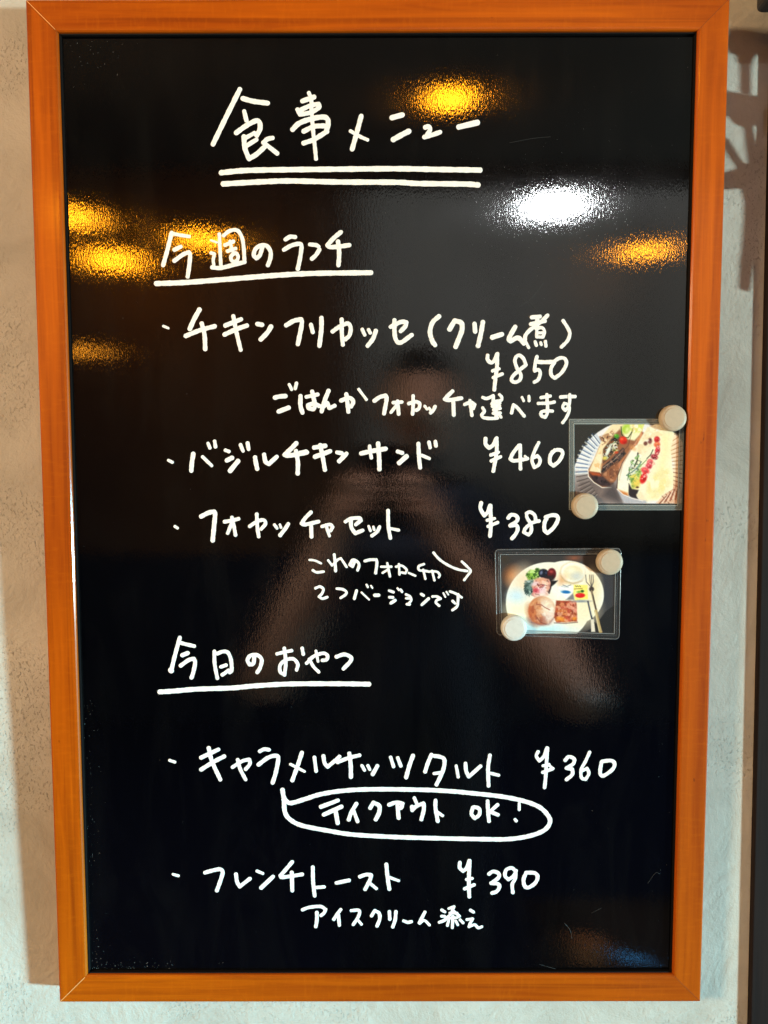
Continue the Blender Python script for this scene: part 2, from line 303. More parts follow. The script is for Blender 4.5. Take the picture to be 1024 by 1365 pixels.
# ------------------------------------------------------------------ handwriting
# marker strokes in millimetres on the panel: (width, [(x, z), ...])
HAND = [
 ('handwritten_heading', 'large handwritten white Japanese heading 食事メニュー', [
  (4.55,[(-119.4,826.33),(-131.84,802.83),(-143.43,780.43)]),
  (4.55,[(-116.98,818.74),(-107.49,816.27),(-95.45,814.77)]),
  (4.03,[(-115.87,807.95),(-114.07,800.33)]),
  (4.55,[(-123.14,789.88),(-114.14,796.02),(-105.81,799.94),(-102.65,798.46),(-102.47,792.92),(-105.34,787.75)]),
  (4.55,[(-116.44,786.79),(-115.69,776.91),(-112.25,767.99),(-105.56,771.94),(-98.46,778.11)]),
  (3.9,[(-115.57,785.31),(-107.23,789.72)]),
  (4.03,[(-114.13,779.13),(-105.65,784.05)]),
  (4.16,[(-91.62,785.5),(-95.83,784.64),(-99.69,781.57)]),
  (4.16,[(-99.31,781.57),(-87.69,772.52)]),
  (3.64,[(-59.69,823.26),(-57.7,817.99),(-57.41,807.57),(-56.28,791.58),(-54.75,776.77),(-53.93,767.74)]),
  (4.42,[(-65.34,816.41),(-55.15,819.82)]),
  (3.9,[(-69.72,809.44),(-67.6,805.13)]),
  (4.16,[(-67.19,808.82),(-58,812.72),(-51.39,813.93),(-51.03,810.99),(-58.05,806.95),(-66.71,805.38)]),
  (4.68,[(-74.09,792.6),(-68.31,797.76),(-58.1,801.43),(-47.28,803),(-43.48,800.78),(-43.39,795.86),(-44.82,791.31)]),
  (4.42,[(-64.56,790.98),(-55.61,795.02),(-46.7,795.62)]),
  (4.42,[(-64.65,781.12),(-55.7,784.18),(-44.19,790.93)]),
  (4.42,[(-14.41,803.78),(-18.54,789.03),(-22.42,775.95)]),
  (3.25,[(-23.87,791.26),(-16,786.8),(-9.01,783.7)]),
  (4.68,[(12.03,802.24),(21.31,804.68)]),
  (4.94,[(13.28,783.9),(21.56,788.32),(26.91,790.89)]),
  (4.29,[(41.02,794.06),(44.08,794.79),(45.35,792.33),(42.82,787.65)]),
  (4.16,[(40.28,785.93),(47.66,787.89),(54.01,790.09)]),
  (5.2,[(70.28,794.36),(86.4,798.02)]),
 ]),
 ('underline', 'upper of the two white lines under the heading', [
  (4.92,[(-136.71,756.26),(-114.69,758.11),(-76.48,758.72),(-35.27,759.01),(15.73,759.28),(54.11,758.56),(88.96,757.97)]),
 ]),
 ('underline', 'lower of the two white lines under the heading', [
  (4.92,[(-135.23,746.77),(-102.13,748.48),(-76.58,749.19),(-35.34,748.2),(15.72,747.83),(34.71,746.77),(75.95,746.17),(87.41,745.38)]),
 ]),
 ('handwritten_heading', 'white Japanese section heading 今週のランチ', [
  (3.95,[(-181.08,705.21),(-185,690.94),(-189.22,677.33)]),
  (3.33,[(-180.38,704.51),(-172.39,702.98),(-165.72,701.97)]),
  (3.95,[(-179.03,690.62),(-173.41,693.23)]),
  (3.95,[(-179.34,681.04),(-171.7,686.38),(-166.51,688.48),(-165.22,685.86),(-166.23,676.78),(-167.76,667.47)]),
  (2.08,[(-146.75,698.71),(-141.64,696.89)]),
  (3.12,[(-146.95,687.84),(-143.87,687.02),(-144.99,681.78),(-144.55,677.74)]),
  (3.95,[(-146.14,675.42),(-138.93,674.9),(-128.58,677.2),(-117.4,680.01)]),
  (3.33,[(-139.25,704.12),(-138.88,689.83),(-138.37,677.22)]),
  (3.53,[(-135.57,702.7),(-130.16,706.71),(-123.47,707.1),(-119.45,700.86),(-118.04,691.8),(-117.58,681.72)]),
  (3.74,[(-134.47,694.56),(-127.01,697.66)]),
  (3.12,[(-130.09,697.87),(-128.36,690.82)]),
  (3.53,[(-132.29,689.32),(-125.25,691.62)]),
  (3.53,[(-125.83,687.79),(-129.28,684.77),(-128.52,680.94),(-124.91,680.73),(-123.1,684.26),(-124.5,687.28),(-127.37,687.79)]),
  (3.95,[(-101.55,693.08),(-103.92,685.93),(-107.04,683.11),(-109.27,685.94),(-107.66,691.08),(-102.98,694.09),(-97.84,693.77),(-94.51,688.73),(-94.89,682.68),(-97.02,677.14)]),
  (3.95,[(-81.31,699.27),(-77.17,701.57),(-72.75,701.36)]),
  (3.95,[(-82.75,690.42),(-76.22,694.03),(-69.21,695.52),(-67.28,693.21),(-68.6,683.64),(-70.76,673.75)]),
  (3.74,[(-59.95,695),(-54.61,694.39),(-52.25,693.17)]),
  (3.95,[(-51.55,690.65),(-54.68,685.82),(-58.31,682.61)]),
  (4.16,[(-32.62,705.49),(-39.13,700.19),(-44.52,694.36),(-42.06,692.65),(-34.03,693.13),(-25.28,694.32)]),
  (4.16,[(-35.24,697.46),(-34.27,687.6),(-34.96,677)]),
 ]),
 ('underline', 'white line under 今週のランチ', [
  (4.79,[(-195.53,661.54),(-170.12,662.39),(-139.1,664.66),(-108.11,667.06),(-87.84,668.51),(-56.95,670),(-6.44,670.54)]),
 ]),
 ('handwritten_item', 'white bullet item チキンフリカッセ（クリーム煮）', [
  (2.47,[(-190.22,624.6),(-185.82,622.77)]),
  (4.44,[(-157.92,638.95),(-163.01,630.24),(-166.87,622)]),
  (4.2,[(-170.69,615.93),(-157.27,621.13),(-144.65,624.38)]),
  (4.2,[(-156.18,626.83),(-153.9,616.87),(-153.52,604.34)]),
  (4.2,[(-135.4,624.97),(-121.4,630.4)]),
  (4.2,[(-136.15,617.08),(-126.47,621.43),(-116.19,624.93)]),
  (3.83,[(-128.13,633.2),(-125.87,620.46),(-122.06,603.67)]),
  (4.2,[(-107.06,626.25),(-102.64,625.51)]),
  (4.44,[(-94.9,624.04),(-98.17,618.83),(-104.16,612.76)]),
  (4.29,[(-81.51,625.1),(-74.73,628.91),(-68.24,630.18),(-67.77,625.58),(-71.3,608.71)]),
  (3.77,[(-59.6,625.69),(-57.98,618.92)]),
  (4.29,[(-50.23,631.41),(-50.43,621.46),(-52.23,607.13)]),
  (3.9,[(-40.6,619.52),(-34.61,623.6),(-27.08,626.52),(-24.5,622.69),(-25.57,616.3),(-29.22,612.72)]),
  (3.9,[(-32.37,630.1),(-32.3,618.87),(-31.46,607.99)]),
  (3.38,[(-14.27,621.39),(-12.08,616.53)]),
  (3.38,[(-8.7,621.12),(-7.15,618.31)]),
  (4.16,[(-2.22,620.09),(-4.83,613.06),(-9.52,607.05)]),
  (4.16,[(11.01,623.51),(19.82,627.7),(24.74,627.44),(23.96,624.12),(19.82,619.79)]),
  (4.16,[(14.25,629.37),(14.24,620.05),(15.54,612.38),(19.82,609.81),(29.54,616.44)]),
  (4.43,[(53.66,632.66),(47.98,627.34),(45.72,619.2),(47.59,611.46),(50.17,607.65)]),
  (4.71,[(62.96,621.27),(67.2,628.42)]),
  (4.71,[(67.48,628.7),(73.19,626.87),(73.94,620.55),(70.85,612.11),(68.45,606.06)]),
  (4.14,[(85.02,626.14),(85.64,619.12)]),
  (4.43,[(92.42,627.53),(90.78,617.7),(88.29,606.73)]),
  (4.57,[(100.65,614.17),(109.32,616.82)]),
  (4.43,[(120.94,623.26),(115.63,613.43),(117.08,610.9),(123.61,613.7),(128.94,608.9)]),
  (3.86,[(135.52,631.57),(142.79,632.3)]),
  (3.74,[(149.47,633.26),(145.17,628.97),(139.4,624.39),(133.91,620.38),(130.17,615.78),(129.76,611.18)]),
  (3.74,[(134.72,625.66),(147.21,628.27)]),
  (3.04,[(140.15,620.36),(140.1,614.61),(145.65,614.31),(146.93,619.2),(144.67,622.54),(140.59,621.97)]),
  (2.92,[(140.64,618.06),(145.31,618.05)]),
  (2.92,[(130.95,609.45),(133.1,605.12)]),
  (3.16,[(138.82,610.3),(139.91,607.12)]),
  (2.81,[(143.67,609.54),(144.28,607.69)]),
  (3.16,[(147.92,610.57),(148.38,606.42)]),
  (4.09,[(140.48,630.98),(140.02,621.51)]),
  (3.39,[(163.22,628.64),(167.4,622.32),(169.34,617.43),(167.57,611.39),(162.11,605.64)]),
 ]),
 ('handwritten_price', 'white price ¥850', [
  (3.64,[(96.83,598.34),(96.86,594.74),(99.88,592.04),(102.87,594.1),(105.09,599.67)]),
  (3.64,[(105.45,599.85),(105.1,587.98),(103.83,577.16),(103,568.13)]),
  (3.27,[(101.31,584.83),(107.03,586.62)]),
  (3.27,[(101.99,578.97),(109.98,582.11)]),
  (3.45,[(130.84,589.91),(124.52,585.06),(119.11,579.84),(118.42,576.41),(121.71,574.87),(125.7,576.94),(126.38,581.63),(123.13,587.04),(121.06,593.35),(122.3,597.3),(125.28,598.37),(128.77,595.31),(130.84,589.91)]),
  (3.45,[(140.57,597.35),(139.02,590.61),(138.72,584.76)]),
  (3.82,[(141.72,592.59),(147.18,592.39),(154.45,592.65)]),
  (3.45,[(138.72,585.03),(141.99,585.65),(143.67,582.68),(141.92,577.09),(138.48,574.84)]),
  (3.45,[(156.27,592.38),(153.17,586.98),(153.52,581.13),(156.66,578.32),(162.78,583.36),(166.67,590.56),(165.32,595.33),(160.77,595.96),(155.36,592.83)]),
 ]),
 ('handwritten_note', 'small white note ごはんかフォカッチャ選べます', [
  (4.29,[(-92.24,561.62),(-88.21,562.61),(-82.75,563.03)]),
  (4.29,[(-89.09,549.36),(-79.99,552.77)]),
  (3,[(-79.34,573.26),(-77.24,568.71)]),
  (3.29,[(-72.88,574.38),(-74.08,569.55)]),
  (4.14,[(-69.41,563),(-69.49,554.46),(-67.83,548.32)]),
  (3.71,[(-64.25,562.28),(-54.04,564.4)]),
  (4,[(-59.04,566.97),(-56.7,555.15),(-58.17,551.3),(-62.19,552.31),(-62.88,554.87),(-57.41,556.29),(-52.83,554.14)]),
  (4.14,[(-44.41,567.65),(-48.06,558.69),(-50.72,549.43)]),
  (3.86,[(-49.11,553.28),(-45.63,556.98),(-43.8,552.27),(-39.04,554.4)]),
  (4,[(-33.42,558.95),(-25.8,561.21),(-22.51,557.93),(-24.4,553.66)]),
  (4,[(-28.65,564.63),(-27.55,555.8),(-26.87,548.96)]),
  (2.86,[(-17.59,568.88),(-10.74,559.76)]),
  (3.95,[(-3.73,558.61),(1.28,562.02),(6.5,563.25),(7.12,559.62),(4.91,547.39)]),
  (3.33,[(12.97,557.02),(20.9,557.53)]),
  (3.53,[(16.93,558.36),(17.97,546.85)]),
  (3.12,[(15.89,554.43),(11.08,548.42)]),
  (3.43,[(26.85,556.17),(32.59,557.82),(36.56,556.15),(35.94,551.8),(33.43,550.25)]),
  (3.43,[(30.81,562.99),(30.82,554.4),(30.3,546.83)]),
  (2.81,[(41.16,553.86),(43.25,551.27)]),
  (2.49,[(45.13,552.3),(46.39,550.01)]),
  (3.43,[(50.35,553.53),(48.79,550.22),(46.39,547.94)]),
  (3.84,[(65.74,566.96),(61.79,563.14),(58.88,560.04),(62.85,559.21),(73.8,560.84)]),
  (3.64,[(66.5,559.51),(67.09,545.82)]),
  (3.43,[(76.75,555.35),(82.17,557.2),(85.63,555.13),(84.29,551.71)]),
  (3.22,[(81.32,558.76),(82.2,552.23),(83.29,545.48)]),
  (3.21,[(92.8,561.5),(96.43,560.52),(102.08,562.94),(102.02,558.67),(101.16,555.76)]),
  (2.92,[(107.64,563.99),(109.62,561.76),(109.35,559.04),(105.44,558.37)]),
  (3.21,[(100.87,555.76),(108,556.42)]),
  (3.51,[(103.78,557.89),(104.88,544.76)]),
  (3.21,[(102.57,550.6),(108.44,551.76)]),
  (3.21,[(102.21,547.49),(108.48,547.67)]),
  (3.21,[(101.38,553.52),(107.73,554)]),
  (2.73,[(106.81,547.19),(109.29,543.97)]),
  (3.21,[(92.77,552.27),(94.36,549.16),(92.03,546.05),(93.82,543.61),(100.49,542.82),(106.16,543.3)]),
  (3.21,[(118.56,547.66),(120.15,554.94),(123.9,552.02),(129.85,544.91)]),
  (2.53,[(127.71,561.53),(129.21,558.33)]),
  (2.82,[(133.86,562.49),(134.1,558.32)]),
  (3.12,[(144.53,561.21),(152.92,562.65)]),
  (3.12,[(142.15,556.07),(151.25,556.34),(156.61,557.3)]),
  (3.21,[(149.77,563.91),(150.56,549.05),(148.48,543.71),(145.13,545.37),(145.28,548.58),(150.36,549.54),(154.96,549.24)]),
  (3.41,[(162.12,561.66),(168.76,562.13),(174.92,562.12)]),
  (3.02,[(170.2,563.87),(169.85,554.85),(166.51,549.8),(164.02,552.72),(165.43,556.12),(168.88,554.85),(169.93,549.99),(167.29,543.38),(164.22,539)]),
 ]),
 ('handwritten_item', 'white bullet item バジルチキンサンド', [
  (2.99,[(-188.29,506.14),(-184.78,504.3)]),
  (4.29,[(-165.85,511.99),(-167.33,503.74),(-167.99,496.79)]),
  (3.25,[(-157.64,509.22),(-149.64,501.35)]),
  (3.25,[(-152.56,521.24),(-150.93,517.06)]),
  (3.51,[(-146.63,523.05),(-145.93,518.09)]),
  (3.51,[(-137.07,515.07),(-133.94,513.89)]),
  (4.29,[(-136.04,505.91),(-131.14,508.26)]),
  (4.68,[(-125.94,505.37),(-133.17,496.6)]),
  (3.51,[(-123.48,519.88),(-121.34,514.39)]),
  (3.77,[(-117.17,521.43),(-116.33,515.95)]),
  (4.29,[(-110.66,508.62),(-109.95,503.64),(-108.84,498.39)]),
  (4.16,[(-102.5,511.09),(-101.39,504.93),(-98.4,502.7),(-91.24,509.1)]),
  (4.42,[(-73.53,521.22),(-78.57,516.01),(-84.13,510.92),(-80.6,510.13),(-70.74,511.68),(-64.17,512.98)]),
  (4.16,[(-74,514.3),(-72.39,504.88),(-72.63,494)]),
  (4.42,[(-70.37,512.47),(-64.85,513.63)]),
  (4.42,[(-57.61,517.28),(-47.77,518.83)]),
  (4.42,[(-57.02,509.04),(-43.47,513.99)]),
  (4.03,[(-52.22,519.62),(-50.07,508.77),(-48.19,497.24)]),
  (4.03,[(-37.06,512.93),(-33,512.14)]),
  (4.42,[(-28.93,511.74),(-32.36,508.08),(-35.4,505.08)]),
  (4.29,[(-15.69,511.98),(-4.8,514.31),(6.35,516.12)]),
  (3.51,[(-8.06,518.5),(-7.68,513.92),(-6.52,508.04)]),
  (4.29,[(-0.46,520.83),(0.43,508.68),(0.67,497.81)]),
  (4.03,[(17.09,513.62),(21.16,512.3)]),
  (4.68,[(24.96,509.29),(18.4,503.41)]),
  (3.9,[(35.57,520.63),(36.11,508.61),(37.17,499.18)]),
  (3.25,[(38.47,510.18),(45.42,507.29)]),
  (3.51,[(44.99,521.92),(46.05,517.09)]),
  (3.64,[(50.75,522.43),(51.29,518.52)]),
 ]),
 ('handwritten_price', 'white price ¥460', [
  (3.82,[(95.58,525),(95.62,520.16),(98.67,516.68),(102.59,519.51),(105.2,525.16)]),
  (3.64,[(105.47,525.44),(105.58,513.74),(104.28,504.59),(102.7,495.88)]),
  (3.27,[(100.28,510.28),(107.14,512.83)]),
  (3.45,[(100.79,505.06),(109.02,508.7)]),
  (3.64,[(125.7,519.01),(120.72,512.8),(117.75,507.04),(120.8,505.2),(127.22,505.92),(133.17,507.1)]),
  (3.45,[(126.61,519.01),(126.74,507.3),(127.03,497.86)]),
  (2.36,[(130.85,509.4),(133.63,507.01)]),
  (3.36,[(143.08,521.26),(139.07,512.77),(137.32,505.45),(139.42,499.21),(143.34,501.59),(144.47,506.35),(142.04,509.56),(139.31,508.19)]),
  (3.64,[(157.38,514.57),(153.78,510),(153.41,503.59),(156.48,500.65),(161.2,504.49),(164.42,510.44),(163.63,514.1),(159.21,514.84),(155.12,512.74)]),
 ]),
 ('handwritten_item', 'white bullet item フォカッチャセット', [
  (2.92,[(-183.83,446.72),(-181.48,445.17)]),
  (4.33,[(-159.99,455.63),(-153.28,458.95),(-148.16,460.01),(-147.38,457.15),(-148.79,444.28),(-149.93,433.76)]),
  (3.74,[(-138.93,450.82),(-132.02,452),(-126.3,453.42)]),
  (3.51,[(-132.21,454.74),(-130.34,445.44),(-129.26,438.63)]),
  (3.51,[(-133.03,448.43),(-136.25,440.44)]),
  (3.51,[(-116.42,446.61),(-109.46,451.13),(-103.74,452.31),(-102.12,448.97),(-105.99,444.21)]),
  (3.62,[(-109.84,457.68),(-109.52,446.6),(-108.34,437.4)]),
  (2.92,[(-94.05,448.12),(-91.71,444.78)]),
  (2.57,[(-89.06,448.12),(-88.14,445.37)]),
  (3.86,[(-81.56,448.7),(-84.59,444.17),(-89.05,438.44)]),
  (3.74,[(-60.97,459.28),(-66.08,454.21),(-69.61,449.13),(-66.13,448.28),(-54.28,450.8)]),
  (3.74,[(-61.05,449.43),(-60.74,437.02)]),
  (3.33,[(-51.15,446.45),(-44.17,448.13),(-41.54,446.01),(-43.46,442.51)]),
  (3.12,[(-47.65,447.82),(-46.11,442.51),(-44.55,437.95)]),
  (3.74,[(-30,450.76),(-24.92,453.4),(-17.53,453.92),(-16.16,451.79),(-20.72,448.09)]),
  (3.74,[(-25.13,453.08),(-24.74,445.66),(-21.28,440.14),(-14.61,442.78)]),
  (2.81,[(-9.11,446.48),(-7.54,442.45)]),
  (2.6,[(-4.88,445.95),(-4.15,443.29)]),
  (3.43,[(0.71,445.94),(-1.73,441.38),(-6.28,437.88)]),
  (3.53,[(8.34,460.75),(8.64,446.67),(10.42,435.73)]),
  (3.12,[(9.9,444.54),(17.82,442.94)]),
 ]),
 ('handwritten_price', 'white price ¥380', [
  (3.73,[(92.05,467.51),(91.44,462.43),(94.9,455.95),(98.11,459.46),(100,465.19)]),
  (3.73,[(100.46,465),(100.73,454.09),(100.82,443.89),(100.22,437.39)]),
  (3.18,[(97.52,451.77),(104.16,453.34)]),
  (3.36,[(98.49,446.21),(107.05,449.72)]),
  (3.73,[(116.43,453.78),(119.17,456.65),(124.07,455.43),(124.49,451.27),(118.34,446.83),(123.88,447.1),(125.12,443.38),(123.05,438.74),(120.03,435.21)]),
  (3.36,[(144.34,451.05),(137.71,449.2),(132.23,444.58),(130.6,440.87),(135.07,438.54),(137.34,441.97),(136.99,448),(133.5,454.03),(132.99,458.01),(136.21,459.12),(140.21,456.33),(141.38,451.24)]),
  (3.82,[(151.49,454.46),(149.25,449.37),(149.34,442.88),(151.96,440.09),(157.17,444.72),(160.95,451.2),(160.71,455.19),(156.08,456.31),(150.11,454.46)]),
 ]),
 ('handwritten_note', 'small white note これのフォカッチャ２つバージョンです', [
  (2.18,[(-62.8,416.09),(-57.8,415.44),(-52.25,412.87)]),
  (2.65,[(-59.86,406.63),(-56.3,404.78),(-50.08,405.41)]),
  (2.96,[(-40.28,420.86),(-39.53,413.01),(-39.18,405.96)]),
  (2.42,[(-45.87,415.67),(-42.33,411.01),(-37.13,416.21),(-34.34,417.41),(-32.21,414.2),(-29.21,409.55)]),
  (2.88,[(-22.04,414.19),(-23.65,409.94),(-26.42,411.63),(-23.62,415.95),(-19.49,414.42),(-17.91,411.38),(-19.29,406.57)]),
  (2.88,[(-12.73,414.97),(-7.72,416.16),(-2.32,416.15),(-1.77,412.95),(-2.99,403.89)]),
  (2.45,[(1.99,409.74),(11.3,409.73)]),
  (2.45,[(7.6,412.94),(9.99,400.86)]),
  (2.2,[(8.02,407.13),(3.27,404.09)]),
  (2.36,[(15.52,409.72),(20.51,410.75),(24.99,407.1),(23.96,403.8),(20.51,404.5)]),
  (2.28,[(18.1,412.15),(18.62,402.59)]),
  (2.2,[(26.98,404.05),(33.01,401.44)]),
  (2.45,[(40.75,412.11),(36.02,410.12),(36.45,406.65),(41.19,406.03),(45.5,405.15)]),
  (2.28,[(40.07,407.07),(42.07,398.55)]),
  (2.28,[(46.36,405.33),(52.4,405.14),(54.99,402.27),(54.14,399.92)]),
  (2.28,[(48.09,406.02),(50.27,397.23)]),
  (2.73,[(-57.58,390.24),(-53.59,391.68),(-50.42,389.42),(-51.64,385.4),(-54.46,382.42),(-51.28,380.72),(-46.88,382.01)]),
  (2.65,[(-38.22,389.81),(-32.88,389.16),(-29.55,386.81),(-30.52,384.16),(-34.76,381.34)]),
  (2.88,[(-20.3,388.01),(-22.4,380.52)]),
  (1.87,[(-15.84,386.31),(-9,379.69)]),
  (2.18,[(-11.19,393.38),(-10.08,391.13)]),
  (1.79,[(-7.21,392.41),(-5.94,390.32)]),
  (3.43,[(-3.81,383.71),(-0.22,383.71)]),
  (2.65,[(9.22,387.88),(13.2,386.51)]),
  (2.81,[(9.45,381.92),(12.64,381.67)]),
  (3.12,[(10.8,376.43),(14.63,379.01)]),
  (2.03,[(16.79,390.12),(18.15,388.35)]),
  (2.42,[(19.58,388.91),(21.01,386.74)]),
  (2.34,[(24.36,384.48),(28.11,382.62),(29.39,379.47),(27.16,376.25),(25.16,375.36)]),
  (2.34,[(24.6,380.85),(27.95,380.68)]),
  (2.81,[(25.56,375.44),(27.8,375.28)]),
  (2.81,[(38.31,384.69),(40.55,383.4)]),
  (2.88,[(45.1,380.65),(38.89,374.94)]),
  (2.57,[(48.52,382.42),(52.67,382.42),(56.02,380.4),(52.68,379.19),(51.65,376.77),(54.69,373.94)]),
  (1.79,[(58.4,385.63),(60.24,382)]),
  (1.79,[(61.18,386.83),(62.79,384.25)]),
  (2.49,[(64.37,387.07),(69.4,385.21),(75,381.58)]),
  (2.65,[(71.79,384.4),(71.59,377.15),(70.65,373.11),(66.68,369.89)]),
  (2.65,[(66.8,378.36),(69.04,376.18)]),
 ]),
 ('arrow', 'white hand drawn arrow pointing to the photo', [
  (2.53,[(49.33,422.5),(54.94,416.16),(63.58,410.51),(72.21,407.02),(79.97,405.71)]),
  (2.45,[(74.92,414.4),(80.81,408.75),(82.98,405.7),(80.42,401.8),(77.17,397.45)]),
 ]),
 ('handwritten_heading', 'white Japanese section heading 今日のおやつ', [
  (3.95,[(-181.46,345.04),(-186.07,329.31),(-189.92,314.62)]),
  (5.4,[(-190.34,314.95),(-189.93,314.29)]),
  (3.74,[(-180.81,340.16),(-174.65,338.52),(-168.48,337.1)]),
  (4.16,[(-179.66,328.65),(-174.49,330.7)]),
  (3.95,[(-181.26,318.96),(-173.87,324.18),(-169.24,325.48),(-168.03,321.67),(-169.81,312.95),(-171.63,307.72)]),
  (3.64,[(-150.18,332.3),(-150.17,320.55),(-147.94,307.14)]),
  (3.74,[(-147.54,330.12),(-142.7,331.96),(-138.11,331.19),(-135.33,324.88),(-134.73,315.08),(-136.6,312.58)]),
  (3.53,[(-144.54,317.82),(-139.7,319.45)]),
  (3.74,[(-143.39,310.41),(-137.42,314.54)]),
  (3.84,[(-113.9,326.81),(-114.84,320.72),(-118.27,319.96),(-120.14,324.1),(-117.08,328.45),(-110.66,328.44),(-107.19,324.3),(-108.68,317.23),(-111.42,312.65)]),
  (3.43,[(-93.21,329.82),(-86.46,331.44),(-79.7,332.85)]),
  (3.53,[(-86.42,335.03),(-85.17,322.2),(-86.48,310.22),(-90.41,313.28),(-90.12,319.81),(-84.39,324.38),(-77.97,324.91),(-74.27,320.01),(-75.4,314.78)]),
  (3.53,[(-70.17,335),(-69.15,329.46)]),
  (3.53,[(-66.23,321.08),(-59.76,327.38),(-51.18,330.31),(-47.13,328.13),(-48.02,324.32),(-51.77,323.78)]),
  (2.81,[(-57.58,332.49),(-55.73,322.7)]),
  (3.22,[(-63.85,324.89),(-59.84,317.81),(-55.06,312.9)]),
  (3.95,[(-38.91,327.03),(-31.94,329.19),(-26.07,326.79),(-26.09,322.99),(-32.55,315.92)]),
 ]),
 ('underline', 'white line under 今日のおやつ', [
  (4.79,[(-200.97,294.56),(-188.41,295.31),(-166.9,297.1),(-134.67,298.18),(-113.63,300.11),(-81.41,301.81),(-38.51,301.96),(-9.28,301.5)]),
 ]),
 ('handwritten_item', 'white bullet item キャラメルナッツタルト', [
  (3.04,[(-193.28,230.24),(-188.57,228.61)]),
  (4.09,[(-164.29,232.7),(-148.23,240.41)]),
  (4.09,[(-164.51,221.34),(-152.45,228.94),(-142.88,233.92)]),
  (4.09,[(-157.07,241.91),(-154.27,229.19),(-146.9,211.93)]),
  (3.62,[(-135.51,223.55),(-126.91,229.16),(-119.83,231.02),(-119.41,226.65),(-123.37,221.66)]),
  (3.62,[(-130.53,230.79),(-128.24,221.67),(-123.52,211.9)]),
  (3.86,[(-110.13,238.61),(-106.09,240.6),(-101.6,240.1)]),
  (4.09,[(-111.51,226.02),(-102.55,232.62),(-95.48,234.48),(-93.08,231.98),(-95.42,219.12),(-98.59,208.74)]),
  (4.09,[(-71.3,237.37),(-75.69,223.9),(-80.44,211.03)]),
  (2.81,[(-81.98,226.41),(-69.04,219.52)]),
  (3.62,[(-59.8,232.87),(-58.33,219.76)]),
  (3.86,[(-51.53,234.23),(-50.48,227.62),(-47.71,223.87),(-40.38,230.1),(-36.71,233.59)]),
  (3.86,[(-38.57,228.23),(-28.21,232.33),(-18.24,234.81)]),
  (4.09,[(-27.59,236.57),(-26.43,225.09),(-26.24,214.09)]),
  (3.16,[(-16.09,225.08),(-13.68,220.58)]),
  (3.16,[(-10.62,225.07),(-8.81,221.32)]),
  (4.09,[(-1.87,224.68),(-6.15,216.82)]),
  (3.51,[(10.42,232.9),(13.08,224.04)]),
  (3.62,[(16.98,232.27),(19.77,224.66)]),
  (4.16,[(31.01,234.42),(27.56,224.44),(24.65,213.66)]),
  (3.95,[(48.07,235.28),(44.85,227.75),(42.16,219.09)]),
  (3.95,[(49.69,234.17),(55.63,233.28),(59.96,230.28),(58.59,219.96),(52.69,206.84)]),
  (3.33,[(50.49,217.41),(56.76,218.29)]),
  (3.12,[(70.78,224.72),(72.78,214.05)]),
  (3.74,[(79.41,226.93),(80,219.93),(82.52,214.37),(93.26,224.36)]),
  (3.74,[(101.82,234.66),(100.19,222.13),(100.86,205.66)]),
  (3.22,[(102.17,217.68),(110.08,215.67)]),
 ]),
 ('handwritten_price', 'white price ¥360', [
  (3.36,[(146.14,238.02),(144.58,233.85),(147.48,229.2),(151.48,233.65),(154.2,241.59)]),
  (3.55,[(154.68,241.4),(154.09,228.99),(153.35,213.45),(152.54,203.9)]),
  (3.09,[(150.84,224.63),(156.5,225.88)]),
  (3.45,[(150.64,218.31),(160.05,222)]),
  (2.55,[(156.51,224.91),(160.04,222.19)]),
  (3.64,[(171.08,229.75),(174.33,233.14),(179.28,231.19),(178.69,226.54),(172.33,222.37),(177.83,221.39),(177.91,216.33),(172.59,211.47)]),
  (3.27,[(193.61,237.47),(189.98,228.95),(186.15,221.18),(186.47,213.4),(190.28,211.65),(193.21,217.29),(191.52,222.15),(187.77,220.21)]),
  (3.73,[(204.64,227.96),(203.56,220.19),(204.11,216.11),(207.24,215.32),(214.7,220.95),(216.76,226.29),(213.59,229.4),(205.1,228.73)]),
 ]),
 ('speech_bubble_outline', 'white hand drawn bubble around テイクアウト OK!', [
  (4.46,[(-89.61,202.19),(-88.38,194.83),(-85.99,191.25),(-81.14,189.6),(-67.22,193.8),(-54,197.93),(-33.38,201.19),(-6.34,202.51),(37.54,202.03),(65.27,200.64),(84.69,198.76),(111.76,195.66),(132.26,191.48),(147.24,185.81),(155.47,178.14),(157.99,171.1),(152.95,163.42),(139.39,157.82),(119.09,154.75),(91.94,154.78),(37.62,156.07),(6.97,157.25),(-25.75,159.38),(-47.31,162.93),(-71.63,167.92),(-82.49,173.54),(-87.42,180.51),(-88.39,193.11)]),
 ]),
 ('handwritten_note', 'small white note テイクアウト inside the bubble', [
  (4.16,[(-54.25,185.81),(-38.48,191.94)]),
  (4.16,[(-51.59,178.38),(-35.12,186.06)]),
  (4.16,[(-40.71,182.57),(-38.75,170.24)]),
  (4.03,[(-21.28,188.84),(-26.06,180.46),(-28.54,173.45)]),
  (3.64,[(-24.29,183.25),(-20.27,171.76)]),
  (4.03,[(-5.55,189.94),(-8.55,184.63)]),
  (4.29,[(-5.01,189.52),(-0.27,186.72),(-0.28,180.42),(-3.42,173.7)]),
  (4.03,[(8.82,187.69),(15.33,189.92),(21.43,188.79),(20.07,184.88),(17.36,184.6)]),
  (4.03,[(16.68,186.7),(17.76,175.08)]),
  (3.38,[(32.24,194.37),(34.42,189.06)]),
  (3.9,[(30.08,185.99),(30.36,182.49),(34.01,186.26),(40.79,189.05),(41.07,183.17),(38.78,173.65)]),
  (3.9,[(51.9,191.83),(51.92,184.56),(53.99,171.95)]),
  (3.25,[(53.01,181.06),(58.45,177.27)]),
 ]),
 ('handwritten_note', 'white letters OK! at the end of the bubble text', [
